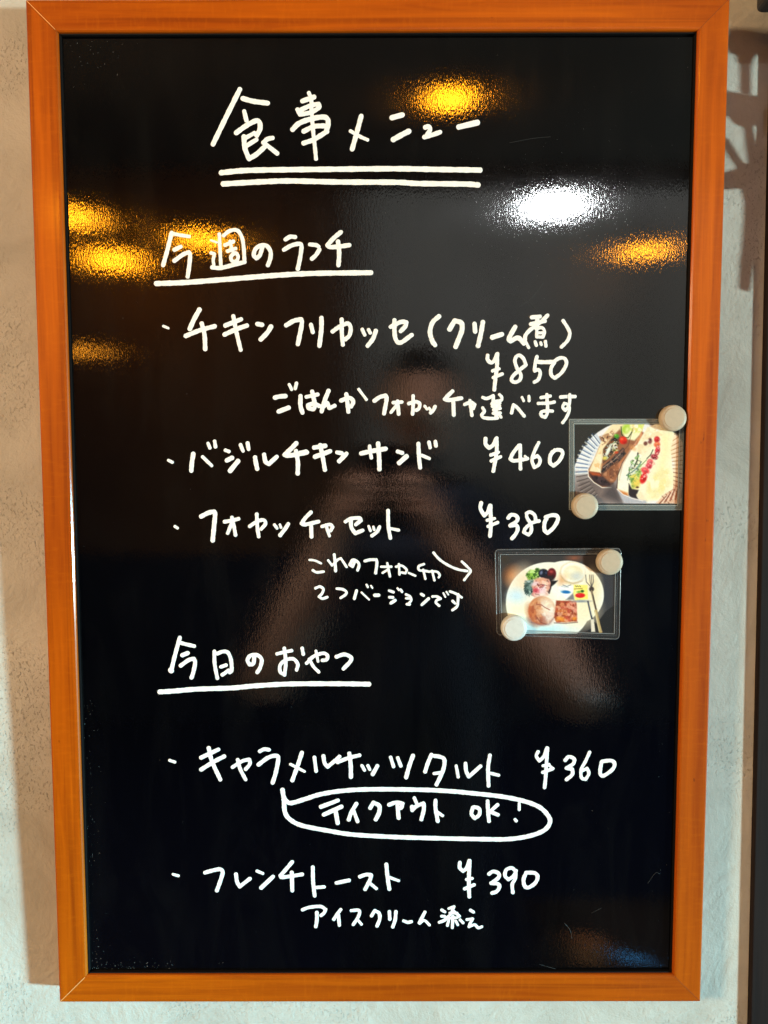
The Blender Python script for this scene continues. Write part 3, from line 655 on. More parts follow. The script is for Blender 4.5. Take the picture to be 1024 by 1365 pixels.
  (3.77,[(86.49,185.22),(85.18,178.92),(88.33,174.72),(92.37,178.21),(92.33,183.81),(87.57,185.64)]),
  (3.77,[(100,191.21),(100.49,181.7),(101.51,171.9)]),
  (3.77,[(109.25,187.57),(102.52,181.28)]),
  (3.77,[(102.53,181),(109.74,178.05)]),
  (2.99,[(129.29,188.94),(129.36,182.79)]),
  (3.25,[(125.66,173.55),(126.76,172.15)]),
 ]),
 ('handwritten_item', 'white bullet item フレンチトースト', [
  (2.92,[(-192.48,121.11),(-187.59,119.7)]),
  (3.97,[(-162.7,122.74),(-154.3,125.15),(-148.39,125.91),(-146.22,122.98),(-148.32,115.32),(-151.94,105.35)]),
  (3.86,[(-133.84,121.3),(-132.97,114.03),(-130.58,109.17),(-120.87,116.95)]),
  (3.27,[(-114.13,124.22),(-108.88,121.92)]),
  (4.09,[(-99.33,118.84),(-110.66,107.87)]),
  (3.86,[(-81.26,133.1),(-86.48,126.74),(-92.46,119.73),(-90.26,118.19),(-72.04,120.98)]),
  (3.97,[(-81.85,122.91),(-81.55,105.28)]),
  (3.74,[(-62.15,127.98),(-62.02,113.95),(-60.66,100.13)]),
  (3.39,[(-59.61,108.2),(-51.61,108.83)]),
  (3.86,[(-40.26,112.65),(-28.45,115.19)]),
  (3.86,[(-18.47,118.63),(-12.81,120.66),(-7.9,120.28),(-9.14,115.17),(-13.6,106.48)]),
  (3.16,[(-9.76,113),(-3.02,107.11)]),
  (3.86,[(6.25,130.71),(7.46,117.71),(9.04,106.59)]),
  (3.16,[(8.69,118.09),(17.66,114.76)]),
 ]),
 ('handwritten_price', 'white price ¥390', [
  (3.8,[(74.65,132.3),(74.67,127),(77.76,124.02),(81.12,126.99),(83.43,133.99)]),
  (3.8,[(83.84,133.99),(83.22,118.49),(83.28,107.85),(83.75,99.1)]),
  (3.31,[(80.98,115.83),(86.3,116.89)]),
  (3.51,[(79.19,106.78),(88.18,110.82)]),
  (3.8,[(101.83,121.13),(105.7,123.57),(110.83,121.65),(110.56,117.4),(103.95,112.3),(110.72,111.33),(111.47,107.82),(108.94,104.09),(104.85,102.71)]),
  (3.6,[(126.67,123.76),(123.06,126.95),(117.96,125.15),(116.79,119.52),(120.1,115.79),(124.67,118.98),(127.18,124.29)]),
  (3.51,[(126.98,123.76),(126.24,116.32),(123.63,111),(124.33,103.01)]),
  (3.9,[(136.41,121.94),(134.22,116.31),(135.01,109.92),(138.62,108),(144.72,112.04),(147.21,117.89),(144.6,121.93),(136.4,122.47)]),
 ]),
 ('handwritten_note', 'small white note アイスクリーム添え', [
  (3.45,[(-72.22,86.55),(-66.15,88.84),(-55.6,89.83),(-50.63,87.02),(-52,83.53),(-55,81.03)]),
  (3.64,[(-58.81,84.03),(-58.87,76.53),(-59.88,70.22)]),
  (3.45,[(-36.44,86.81),(-40.31,81.52),(-43.02,77.22)]),
  (3.45,[(-38.68,81.51),(-37.78,71.5)]),
  (3.27,[(-26.66,85.8),(-20.14,86.29),(-18.71,84.49),(-20.17,79.5),(-24.81,72.19)]),
  (2.82,[(-20.94,77.29),(-17.03,72.28)]),
  (3.27,[(-7.69,80.48),(-4.99,85.28)]),
  (3.55,[(-4.51,85.68),(-0.49,82.98),(-0.02,77.47),(-2.53,70.67)]),
  (3.51,[(9.03,84.68),(9.43,77.18)]),
  (3.51,[(15.19,84.78),(14.47,76.96),(12.2,69.77)]),
  (3.31,[(22.39,75.66),(26.29,74.27),(29.69,75.01)]),
  (3.51,[(42.22,84.22),(37.1,73.72)]),
  (2.82,[(37.3,73.18),(41.72,76.18),(46.67,71.56)]),
  (3.02,[(57.83,86.34),(61.02,84.41)]),
  (3.02,[(57.85,80.13),(60.52,80.13)]),
  (3.31,[(55.81,74.24),(60.23,76.06),(62.79,78.52)]),
  (2.82,[(64.6,87.62),(69.62,89.54)]),
  (2.73,[(69.42,89.22),(66.37,82.27),(61.76,77.98)]),
  (3.12,[(67.89,86.33),(74.6,80.11)]),
  (2.73,[(65.54,83.34),(72.53,83.12)]),
  (3.21,[(68.44,80.12),(67.97,69.07)]),
  (2.82,[(64.55,76.37),(63.33,71.01)]),
  (2.63,[(71.03,75.83),(73.1,71.75)]),
  (3.02,[(75.14,76.68),(78.03,73.68)]),
  (2.73,[(72.55,78.83),(64.33,78.2)]),
  (3.21,[(84.74,86.1),(87.73,84.17)]),
  (3.02,[(81.51,76.89),(86.95,77.64),(84.62,73.13),(83.61,69.92)]),
  (3.02,[(84.12,70.45),(89.05,71.84),(92.16,68.83),(95.54,69.9)]),
 ]),
]
def catmull(P, step=.0007):
    if len(P) == 2: return P
    out = []
    Q = [P[0]*2 - P[1]] + P + [P[-1]*2 - P[-2]]
    for i in range(1, len(Q) - 2):
        p0, p1, p2, p3 = Q[i-1:i+3]; n = max(2, int((p2-p1).length/step))
        n = min(n, 24)
        for k in range(n):
            t = k/n
            out.append(.5*((2*p1) + (p2-p0)*t + (2*p0-5*p1+4*p2-p3)*t*t + (3*p1-p0-3*p2+p3)*t**3))
    out.append(P[-1]); return out
lay = 0
def stroke(vs, fs, width, pts, rnd):
    """one pass of the marker: a low domed ribbon with round ends"""
    global lay
    P = [Vector((a*.001, b*.001)) for a, b in pts]
    pieces, cur = [], [P[0]]
    for i in range(1, len(P)):
        cur.append(P[i])
        if i < len(P) - 1:
            a, b = P[i]-P[i-1], P[i+1]-P[i]
            if a.length > 1e-9 and b.length > 1e-9 and a.angle(b) > math.radians(78): pieces.append(cur); cur = [P[i]]
    pieces.append(cur)
    for pc in pieces:
        C = catmull(pc); n = len(C)
        if n == 2:
            C = [C[0].lerp(C[1], t/5) for t in range(6)]; n = 6
        lay = (lay + 1) % 9
        base = y_(PD) - .00002 - lay*.000012
        r0 = width*.000462; ph = rnd.random()*6; prof = [(-1,0),(-.8,.00006),(0,.00009),(.8,.00006),(1,0)]
        tg = []
        for i in range(n):
            t = C[min(i+1, n-1)] - C[max(i-1, 0)]; tg.append(t.normalized() if t.length else Vector((1, 0)))
        off = len(vs); rings = 0
        cap = [math.pi/2*k/5 for k in range(5)]
        seq = [(C[0], tg[0], -math.cos(a), math.sin(a)) for a in cap] + [(C[i], tg[i], 0, 1) for i in range(n)] + [(C[-1], tg[-1], math.cos(a), math.sin(a)) for a in reversed(cap)]
        for j, (c, t, al, wd) in enumerate(seq):
            nn = Vector((-t.y, t.x)); r = r0*(1 + .045*math.sin(ph + j*.55) + .03*math.sin(ph*2 + j*1.3))
            q = c + t*al*r0*.96
            for s, hgt in prof:
                p = q + nn*s*max(wd, .02)*r; vs.append((p.x, base - hgt*wd, p.y))
            rings += 1
        for i in range(rings-1):
            for k in range(4): a = off+i*5+k; fs.append((a, a+5, a+6, a+1))
rnd = random.Random(3)
for nm, label, strokes in HAND:
    vs, fs = [], []
    if nm == 'handwritten_item':          # the dot that starts a menu item
        bv, bf = [], []; stroke(bv, bf, *strokes[0], rnd); mesh('bullet_dot', bv, bf, INK, pan, True); strokes = strokes[1:]
    for wd, pts in strokes: stroke(vs, fs, wd, pts, rnd)
    o = mesh(nm, vs, fs, INK, pan, True); o['label'] = label

# dust, painted lamp sparkle and fine scratches on the black panel
DUST_SPARKLE = plain('pale_dust_sparkle', (.42,.42,.42), .8)
vs, fs = [], []
def speck(x, z, r):
    o = len(vs); n = 6; e = random.uniform(.6, 1.5); a0 = random.random()*6
    for k in range(n):
        a = a0 + 2*math.pi*k/n; vs.append((x + r*math.cos(a), y_(PD)-.00004, z + r*e*math.sin(a)*random.uniform(.7,1.2)))
    fs.append(tuple(reversed(range(o, o+n))))
xa, xb, za, zb = -W2+FW+.002, W2-FW-.002, FW+.002, H-FW-.002
for _ in range(95): speck(xa + abs(random.gauss(0, .007)), random.uniform(za, za+.26), random.uniform(.00006,.00019))
for _ in range(60): speck(xa + abs(random.gauss(0, .05)), za + abs(random.gauss(0, .005)), random.uniform(.00006,.00019))
for _ in range(30): speck(xb - abs(random.gauss(0, .006)), random.uniform(za, zb), random.uniform(.00007,.00018))
for _ in range(30): speck(xa + abs(random.gauss(0,.03)), zb - abs(random.gauss(0,.02)), random.uniform(.00007,.0002))
for _ in range(90): speck(random.uniform(xa, xb), random.uniform(za, zb), random.uniform(.00006,.00015))
for _ in range(230): speck(random.gauss(.16, .055), random.gauss(.72, .045), random.uniform(.00007,.00017))  # painted sparkle around the white lamp's mirror image
vs = [(min(max(a, xa), xb), b, min(max(c, za), zb)) for a, b, c in vs]
d = mesh('dust_sparkle_specks', vs, fs, DUST_SPARKLE, pan); d['kind'] = 'stuff'
vs, fs = [], []
SCR = plain('scratch_marks', (.045,.045,.045), .6)
for wd, pts in ((.22, [(114.5,781),(134,784.5),(150,786)]), (.28, [(110,652),(121,650.5),(133,644),(141,636)]), (.3, [(168,556),(168.5,561),(167,566)]),
                (.26, [(173,73.5),(178.5,66),(180,58)]), (.2, [(198,83),(207,88)]), (.22, [(122,640),(135,648),(146,662)]), (.2,[(40,610),(52,616)]),
                (.22,[(150,33),(165,28.5)]),(.2,[(250,112),(257,122),(261,121)])):
    vs, fs = [], []; stroke(vs, fs, wd, pts, rnd); mesh('scratch', vs, fs, SCR, pan, True)
mesh('glue_drop', *[[(-.2735+.0018*math.cos(a)*.5, y_(PD)-.0004 if k < 12 else 0, .4905+.0030*math.sin(a)) for k, a in enumerate([i*math.pi/6 for i in range(12)])], [tuple(reversed(range(12)))]], plain('dried_glue', (.5,.45,.42), .3), pan)

# ------------------------------------------------------------------ laminated photographs (flat print: coloured per vertex)
def srgb(c): c = np.array(c, float)/255; return np.where(c <= .04045, c/12.92, ((c+.055)/1.055)**2.4)
class Paint:
    def __init__(s, x0, y0, x1, y1, res, bg):
        s.nx = int((x1-x0)*res); s.ny = int((y1-y0)*res)
        s.X, s.Y = np.meshgrid(np.linspace(x0, x1, s.nx), np.linspace(y0, y1, s.ny))
        s.I = np.zeros((s.ny, s.nx, 3)) + np.array(bg, float); s.px = (x1-x0)/s.nx
        s.rs = np.random.RandomState(5)
    def put(s, mask, c, a=1.0): m = (np.clip(mask, 0, 1)*a)[..., None]; s.I = s.I*(1-m) + np.array(c, float)*m
    def poly(s, pts, c, a=1.0, soft=1.2):
        X, Y = s.X, s.Y; ins = np.zeros(X.shape, bool); dist = np.full(X.shape, 1e9)
        n = len(pts)
        for i in range(n):
            xa, ya = pts[i]; xb, yb = pts[(i+1) % n]
            if ya != yb:
                cond = ((ya > Y) != (yb > Y)) & (X < (xb-xa)*(Y-ya)/(yb-ya) + xa); ins ^= cond
            L = (xb-xa)**2 + (yb-ya)**2 + 1e-9; t = np.clip(((X-xa)*(xb-xa)+(Y-ya)*(yb-ya))/L, 0, 1)
            dist = np.minimum(dist, np.hypot(X-xa-t*(xb-xa), Y-ya-t*(yb-ya)))
        sd = np.where(ins, dist, -dist)/max(soft, 2.2); s.put(sd*.5+.5, c, a)
    def ell(s, cx, cy, rx, ry, c, a=1.0, rot=0, soft=1.2):
        t = math.radians(rot); dx, dy = s.X-cx, s.Y-cy; u = dx*math.cos(t)+dy*math.sin(t); v = -dx*math.sin(t)+dy*math.cos(t)
        r = np.hypot(u/rx, v/ry); s.put((1-r)*min(rx, ry)/max(soft, 2.2)*.5+.5, c, a)
    def seg(s, pts, wd, c, a=1.0, soft=1.0):
        dist = np.full(s.X.shape, 1e9)
        for (xa, ya), (xb, yb) in zip(pts, pts[1:]):
            L = (xb-xa)**2 + (yb-ya)**2 + 1e-9; t = np.clip(((s.X-xa)*(xb-xa)+(s.Y-ya)*(yb-ya))/L, 0, 1)
            dist = np.minimum(dist, np.hypot(s.X-xa-t*(xb-xa), s.Y-ya-t*(yb-ya)))
        s.put((wd/2-dist)/max(soft, 2.2)+.5, c, a)
    def glow(s, cx, cy, rx, ry, c, a): s.put(np.exp(-((s.X-cx)/rx)**2-((s.Y-cy)/ry)**2), c, a)
    def mottle(s, k, amp, pts=None):
        n = s.rs.rand(s.ny//k+3, s.nx//k+3)
        yi = np.linspace(0, n.shape[0]-2.01, s.ny); xi = np.linspace(0, n.shape[1]-2.01, s.nx)
        y0 = yi.astype(int)[:, None]; x0 = xi.astype(int)[None]; fy = (yi % 1)[:, None]; fx = (xi % 1)[None]
        v = n[y0,x0]*(1-fy)*(1-fx)+n[y0+1,x0]*fy*(1-fx)+n[y0,x0+1]*(1-fy)*fx+n[y0+1,x0+1]*fy*fx
        s.I = np.clip(s.I*(1 + amp*(v[..., None]-.5)), 0, 255)
    def noise2(s, k, seed=0, ax=1.0):
        g = np.random.RandomState(seed); n = g.rand(int(s.ny/k)+3, int(s.nx/(k*ax))+3)
        yi = np.linspace(0, n.shape[0]-2.01, s.ny); xi = np.linspace(0, n.shape[1]-2.01, s.nx)
        y0 = yi.astype(int)[:, None]; x0 = xi.astype(int)[None]; fy = (yi % 1)[:, None]; fx = (xi % 1)[None]
        fy = fy*fy*(3-2*fy); fx = fx*fx*(3-2*fx)
        return n[y0,x0]*(1-fy)*(1-fx)+n[y0+1,x0]*fy*(1-fx)+n[y0,x0+1]*(1-fy)*fx+n[y0+1,x0+1]*fy*fx
    def cloud(s, pts, cols, k=6, seed=0, soft=6, thr=.5, a=.9):
        """irregular clumps of several colours inside a polygon"""
        keep = s.I.copy(); s.poly(pts, (1, 1, 1), 1, soft); m = np.abs(s.I - keep).sum(-1) > 0; 
        full = np.zeros_like(s.I); s.I = full; s.poly(pts, (1, 1, 1), 1, soft); m = s.I[..., 0]; s.I = keep
        for i, c in enumerate(cols):
            n = s.noise2(k, seed+i*7)*.65 + s.noise2(max(2, k*.45), seed+i*7+3)*.35
            s.put(np.clip((n-thr)*9, 0, 1)*m, c, a)
    def blur(s, n=1):
        for _ in range(n):
            I = np.pad(s.I, ((1,1),(1,1),(0,0)), 'edge')
            s.I = (I[:-2,1:-1]+I[2:,1:-1]+I[1:-1,:-2]+I[1:-1,2:]+2*I[1:-1,1:-1])/6
def sandwich_print():
    p = Paint(42, 65, 1010, 768, .36, (64,60,57))
    p.ell(545, 520, 520, 470, (246,244,248), 1, 0, 3)
    p.poly([(42,520),(420,520),(520,768),(42,768)], (132,118,118), .9, 60); p.glow(140, 700, 220, 130, (112,98,96), .8); p.glow(330, 690, 120, 90, (150,132,128), .7)
    p.poly([(42,65),(375,65),(250,140),(150,225),(160,250),(130,262),(70,370),(42,440)], (62,59,56), 1, 3)
    for i in range(17):
        t = math.pi + (i-7.5)*.098; up = i > 6
        x0, y0, x1, y1 = 500+345*math.cos(t), 470+310*math.sin(t), 500+452*math.cos(t), 470+430*math.sin(t)
        p.seg([(x0,y0+13),(x1,y1+15)], 13, (250,252,255) if up else (176,164,162), .7, 5)
        p.seg([(x0,y0),(x1*.98+6,y1)], 8, (62,92,136) if up else (84,74,74), .8, 5); p.seg([(x0+20,y0+3),(x1+30,y1+3)], 14, (150,180,220) if up else (120,108,106), .35, 9)
    p.poly([(880,130),(960,170),(1010,230),(1010,768),(780,768),(900,600),(940,420),(860,240)], (252,226,200), 1, 12)
    for i in range(17):
        a = -.66 + i*.09; x0, y0, x1, y1 = 560+345*math.cos(a), 440+335*math.sin(a), 560+480*math.cos(a), 440+470*math.sin(a)
        p.seg([(x0,y0),(x1,y1)], 7, (140,88,72) if i > 8 else (196,150,100), .85, 5); p.seg([(x0,y0+14),(x1,y1+16)], 10, (255,244,226), .6, 6)
    p.poly([(800,768),(860,700),(930,580),(1000,600),(1010,768)], (205,140,110), .5, 30)
    for i in range(9): p.seg([(810+i*24,768-6*i),(872+i*18,704-15*i)], 10, (254,234,218) if i % 2 else (140,74,56), .8, 5)
    # left half: browned wrap, dark filling
    p.poly([(400,66),(660,66),(640,150),(560,270),(450,420),(415,560),(370,610),(300,630),(215,580),(165,520),(165,470),(215,380),(260,270),(330,160)], (168,116,86), 1, 4)
    p.poly([(380,66),(500,66),(450,110),(380,175),(300,290),(285,400),(275,500),(170,488),(215,380),(265,260),(300,160)], (254,236,200), 1, 8)
    p.cloud([(262,182),(350,150),(380,120),(400,140),(330,230),(290,250)], [(160,112,88),(120,84,66),(214,170,130)], 9, 1, 8, .48)
    p.cloud([(215,390),(280,300),(290,420),(270,490),(180,480)], [(255,246,224),(240,196,140)], 14, 4, 10, .52, .7)
    p.poly([(480,66),(665,66),(640,150),(575,215),(500,200),(450,120)], (254,250,214), 1, 8)
    p.cloud([(500,70),(660,70),(630,140),(560,150)], [(246,226,150),(226,236,130),(255,255,240)], 10, 9, 8, .5)
    p.ell(498, 112, 34, 42, (188,220,84), .95, 25, 12); p.ell(508, 120, 14, 22, (236,248,170), .9, 20, 8); p.seg([(455,95),(462,160),(482,188),(520,190),(552,140)], 9, (70,92,44), .9, 5)
    p.poly([(300,290),(370,205),(420,170),(455,200),(410,290),(345,370),(300,410)], (66,54,50), 1, 8)
    p.cloud([(300,290),(370,205),(420,170),(455,200),(410,290),(345,370),(300,410)], [(30,26,26),(120,120,96),(214,214,200),(150,96,60)], 6, 12, 5, .55)
    p.poly([(560,270),(640,140),(665,150),(610,260),(520,370),(440,470),(420,430)], (206,140,104), 1, 10)
    p.cloud([(560,270),(640,140),(660,150),(600,260),(500,370),(440,450)], [(240,180,140),(150,92,68),(226,160,110)], 10, 15, 8, .52, .7)
    p.poly([(300,440),(380,370),(470,280),(500,330),(410,430),(300,505),(280,490)], (58,50,54), 1, 8)
    p.cloud([(300,440),(380,370),(480,280),(500,330),(410,430),(300,505)], [(30,24,30),(110,92,88),(150,110,96)], 7, 18, 6, .56)
    p.seg([(300,452),(350,415),(395,385),(452,330)], 6, (206,180,160), .85, 5); p.seg([(560,110),(520,260),(455,330)], 6, (80,48,40), .5, 9)
    p.ell(343, 305, 15, 52, (250,252,252), 1, 25, 6); p.seg([(330,335),(372,250),(400,225)], 9, (236,244,226), .9, 5); p.ell(415, 176, 22, 18, (90,176,50), .95, 0, 7); p.ell(405, 165, 8, 7, (170,226,110), .9, 0, 4)
    p.cloud([(380,240),(420,220),(430,300),(390,330)], [(236,226,150),(90,120,60),(245,240,230)], 5, 23, 4, .5); p.ell(312, 368, 22, 15, (246,232,120), .9, 0, 8)
    p.ell(474, 212, 35, 33, (232,56,28), 1, 0, 7); p.ell(462, 200, 14, 10, (255,132,92), .8, 0, 7); p.ell(490, 232, 18, 12, (170,30,22), .7, 0, 8); p.ell(415, 318, 18, 11, (218,86,46), .9, 0, 6)
    p.poly([(165,488),(275,500),(300,530),(390,590),(360,615),(290,615),(210,575)], (70,52,56), 1, 8); p.cloud([(180,500),(275,505),(300,535),(380,592),(290,610)], [(46,34,40),(104,80,84)], 12, 30, 8, .5, .7)
    p.poly([(165,484),(270,500),(288,528),(200,520)], (196,98,50), .95, 10); p.poly([(290,510),(425,395),(440,500),(410,560),(370,592),(330,560)], (172,116,84), 1, 14)
    p.cloud([(290,510),(425,395),(440,500),(380,580)], [(214,160,126),(120,76,58),(150,100,72)], 11, 33, 8, .52, .7)
    p.seg([(163,470),(166,530),(215,582),(290,628),(375,628)], 7, (255,248,240), 1, 4); p.seg([(276,500),(268,440),(300,330)], 6, (254,244,226), .9, 5); p.seg([(285,520),(300,500),(380,430),(430,400)], 5, (90,60,52), .7, 5)
    p.poly([(380,600),(425,640),(470,768),(440,768),(300,700),(330,640)], (92,84,88), .85, 30)
    # right half: pale wrap, red pepper and leaves
    p.poly([(600,250),(680,110),(760,66),(850,80),(930,150),(900,300),(930,520),(930,640),(830,700),(800,745),(650,735),(480,680),(425,640),(425,540),(460,420),(540,300)], (255,250,226), 1, 4)
    p.poly([(790,150),(900,150),(895,300),(860,440),(925,520),(915,600),(800,700),(690,740),(720,600),(790,430),(820,280)], (253,246,200), .9, 40)
    p.cloud([(700,560),(860,440),(920,540),(900,620),(780,720),(700,735)], [(255,255,236),(248,232,160),(250,238,190)], 22, 40, 20, .48, .6)
    p.cloud([(600,260),(690,110),(790,80),(860,110),(800,200),(700,290),(600,400)], [(255,255,250),(254,238,206),(246,226,186)], 12, 44, 16, .52, .7)
    p.seg([(562,272),(470,410),(430,520),(424,640)], 8, (92,56,42), .9, 6); p.seg([(545,300),(470,430),(447,560)], 12, (196,150,122), .75, 9); p.ell(560, 280, 26, 16, (244,180,120), .8, 40, 14)
    p.poly([(545,300),(600,320),(590,420),(540,520),(520,650),(440,645),(445,540),(480,420)], (255,251,240), 1, 12)
    p.seg([(608,325),(603,390),(580,440)], 12, (64,62,60), .95, 6); p.seg([(560,400),(530,500),(520,560)], 7, (64,84,62), .9, 5); p.cloud([(540,400),(620,330),(640,440),(560,560),(515,560)], [(60,64,60),(110,160,80),(226,236,226),(150,190,120)], 6, 50, 6, .60)
    p.seg([(640,400),(600,460),(560,490),(510,520)], 10, (100,136,118), .9, 6); p.seg([(742,296),(722,340),(690,372)], 8, (66,76,54), .95, 5); p.seg([(690,380),(640,430)], 6, (96,150,70), .9, 4); p.seg([(560,500),(640,410)], 4, (180,210,240), .8, 4)
    p.ell(675, 240, 17, 18, (128,76,66), .95, 30, 6); p.ell(714, 218, 19, 26, (146,86,84), .95, 0, 6); p.ell(695, 212, 10, 8, (252,240,230), .9, 0, 5); p.ell(716,208,6,7,(60,40,50),.8,0,4)
    p.poly([(540,530),(600,500),(640,460),(645,560),(610,620),(560,640)], (182,206,116), 1, 12); p.cloud([(540,530),(600,500),(640,460),(645,560),(600,630),(560,640)], [(226,240,160),(120,160,80),(246,226,120)], 8, 54, 6, .52); p.ell(600, 592, 32, 46, (246,218,112), .8, 20, 16)
    p.poly([(530,590),(560,640),(620,650),(600,700),(620,735),(560,730),(530,690)], (58,46,50), 1, 6); p.poly([(430,645),(520,675),(530,705),(480,690)], (224,142,76), .95, 10); p.poly([(600,690),(640,660),(700,740),(640,745)], (254,238,208), 1, 8); p.ell(608, 625, 13, 8, (80,46,34), .9, 0, 4)
    for x, y, rx, ry, q, c in ((776,206,25,27,0,(212,40,46)),(778,250,27,25,0,(244,124,80)),(782,305,21,38,12,(212,40,60)),(755,358,31,22,20,(150,24,46)),(718,400,27,25,0,(240,112,116)),(708,438,29,27,0,(226,76,94)),(676,478,38,27,25,(246,92,98)),(662,545,29,48,20,(230,34,36))):
        p.ell(x, y, rx, ry, c, 1, q, 7); p.ell(x-6, y-9, rx*.4, ry*.3, tuple(min(255, v+70) for v in c), .7, q, 6); p.ell(x+8, y+10, rx*.4, ry*.35, tuple(v*.6 for v in c), .5, q, 7)
    p.cloud([(640,430),(740,330),(800,180),(810,330),(740,470),(680,590),(630,560)], [(255,240,236),(250,170,160)], 5, 60, 5, .66, .8)
    p.poly([(425,645),(480,690),(650,740),(690,745),(690,768),(490,768)], (196,196,206), 1, 8); p.seg([(424,640),(480,690),(560,722),(660,746)], 6, (255,250,246), 1, 4)
    p.mottle(3, .05); p.blur(1); return p
def lunch_print():
    p = Paint(-119, -37, 1145, 815, .27, (72,67,68)); rs = np.random.RandomState(2)
    p.glow(-60, 0, 60, 60, (74,62,50), .8); p.ell(20, 180, 75, 85, (206,120,60), .85, 20, 60); p.ell(700, -10, 60, 25, (186,108,76), .8, 0, 30); p.glow(1000, 350, 130, 320, (66,70,84), .7)
    p.ell(420, 480, 470, 445, (255,253,246), 1, 0, 4); p.ell(640, 370, 388, 348, (255,253,246), 1, 18, 4)
    p.ell(150, 250, 130, 150, (254,232,206), .9, 0, 90); p.ell(100, 560, 150, 100, (252,250,216), .8, 0, 80); p.ell(70, 400, 90, 70, (214,238,252), .9, 0, 50)
    p.ell(380, 770, 250, 55, (206,244,252), .9, 0, 40); p.ell(760, 560, 200, 170, (254,240,206), .8, 0, 90); p.ell(900, 300, 80, 150, (250,230,184), .8, 0, 60); p.ell(470, 130, 120, 60, (255,244,220), .7, 0, 50)
    p.poly([(790,815),(880,765),(960,690),(1040,580),(1145,500),(1145,815)], (42,40,42), 1, 5)
    p.ell(680, 158, 138, 122, (236,214,176), 1, 0, 14); p.ell(686, 146, 130, 106, (255,254,248), 1, 0, 8); p.ell(692, 150, 108, 82, (250,238,206), 1, 0, 14); p.ell(725, 188, 60, 44, (214,220,224), .8, 0, 30); p.ell(660, 125, 40, 22, (255,255,240), .8, 0, 20)
    p.ell(560, 232, 42, 50, (240,186,136), .8, 0, 36); p.seg([(560,190),(600,240),(690,270),(790,240)], 8, (196,176,150), .6, 10)
    p.poly([(168,178),(190,150),(214,150),(222,118),(262,128),(290,98),(330,112),(318,150),(330,185),(300,205),(290,232),(240,215),(205,232),(186,205)], (120,160,70), 1, 8)
    p.cloud([(175,160),(220,118),(310,100),(320,190),(290,230),(190,222)], [(80,124,44),(170,214,96),(214,240,160),(56,92,36)], 8, 3, 8, .52)
    p.poly([(150,262),(176,258),(166,236),(200,246),(230,225),(262,250),(258,300),(240,350),(246,390),(218,380),(208,410),(190,372),(160,380),(176,344),(146,330),(168,300)], (88,112,108), 1, 8)
    for i in range(13): a = rs.uniform(2.2, 4.2); x, y = 215+30*math.cos(a), 315+70*math.sin(a); p.seg([(x,y),(x+34*math.cos(a),y+26*math.sin(a))], 9, (58,82,80), .95, 4)
    p.cloud([(160,240),(250,225),(280,300),(240,400),(190,400),(160,340)], [(44,66,66),(130,156,150),(190,206,204)], 6, 6, 6, .55)
    p.ell(365, 158, 56, 50, (30,30,48), 1, 10, 6); p.ell(340, 150, 14, 22, (150,164,200), .8, 20, 8); p.ell(392,150,8,12,(96,110,150),.7,0,6); p.ell(455, 160, 48, 60, (116,26,32), 1, 0, 6); p.ell(450, 138, 20, 14, (206,90,84), .8, 0, 9); p.ell(468,190,24,20,(60,14,22),.7,0,10)
    p.ell(420, 215, 60, 34, (54,36,40), 1, 0, 10); p.poly([(440,240),(520,235),(492,268),(452,300),(430,380),(400,370)], (34,26,32), 1, 6)
    p.cloud([(262,240),(300,214),(350,206),(420,222),(436,262),(428,318),(404,352),(412,392),(350,408),(300,398),(262,410),(236,384),(262,340),(236,300)], [(244,196,174),(214,146,136),(250,224,224),(196,116,112),(236,180,160)], 11, 10, 10, .42, 1)
    for x, y, rx, ry, q, c in ((340,228,64,20,8,(240,184,154)),(385,262,44,18,15,(250,210,186)),(270,270,44,20,-10,(246,222,232)),(300,345,50,34,0,(238,150,164)),(275,340,26,22,0,(216,80,94)),(360,352,40,48,0,(250,222,232)),(330,392,66,16,5,(255,236,236)),(405,320,15,56,10,(240,190,170))):
        p.ell(x, y, rx, ry, c, .85, q, 10)
    for L in ([(300,285),(350,275),(400,290)],[(330,305),(390,315)],[(400,350),(432,355),(438,300)],[(270,380),(320,392)]): p.seg(L, 6, (120,52,52), .8, 6)
    p.cloud([(270,260),(340,225),(425,250),(418,330),(390,392),(290,388),(270,330)], [(140,60,64),(255,240,240)], 6, 70, 8, .68, .8)
    # round roll dusted with flour
    p.ell(345, 562, 150, 158, (208,134,92), 1, 0, 8); p.ell(405, 520, 95, 115, (255,242,222), 1, 0, 70); p.ell(425, 630, 62, 75, (254,236,226), .95, 20, 50); p.ell(238, 610, 44, 90, (196,104,62), .9, -20, 40); p.ell(320, 668, 90, 42, (170,104,92), .8, 0, 40)
    p.cloud([(200,500),(300,430),(360,560),(340,700),(240,680)], [(224,150,100),(176,96,64),(240,190,150)], 13, 20, 16, .52, .6); p.cloud([(340,440),(480,450),(480,600),(420,700),(350,600)], [(255,252,246),(240,212,190)], 12, 25, 20, .5, .6)
    p.seg([(282,492),(340,500),(380,530),(432,556)], 9, (164,84,70), .85, 7); p.seg([(290,640),(330,692),(390,712)], 10, (130,66,60), .7, 12); p.seg([(230,690),(330,722),(420,712),(478,640)], 14, (150,120,124), .5, 14)
    # square focaccia
    p.poly([(505,455),(720,462),(728,680),(590,690),(500,690),(480,640)], (186,94,60), 1, 5)
    p.cloud([(505,455),(720,462),(728,680),(590,690),(500,690),(480,640)], [(226,140,72),(160,70,50),(236,166,122),(206,96,76),(140,60,44),(244,190,160)], 10, 30, 12, .54, .7)
    p.ell(545, 655, 44, 22, (244,166,62), .9, 0, 14); p.ell(700, 652, 24, 18, (240,156,54), .9, 0, 10); p.cloud([(640,470),(720,465),(725,600),(680,560)], [(250,190,170),(236,160,140)], 7, 36, 8, .5, .7); p.seg([(480,698),(600,704),(735,692)], 10, (110,70,62), .7, 9)
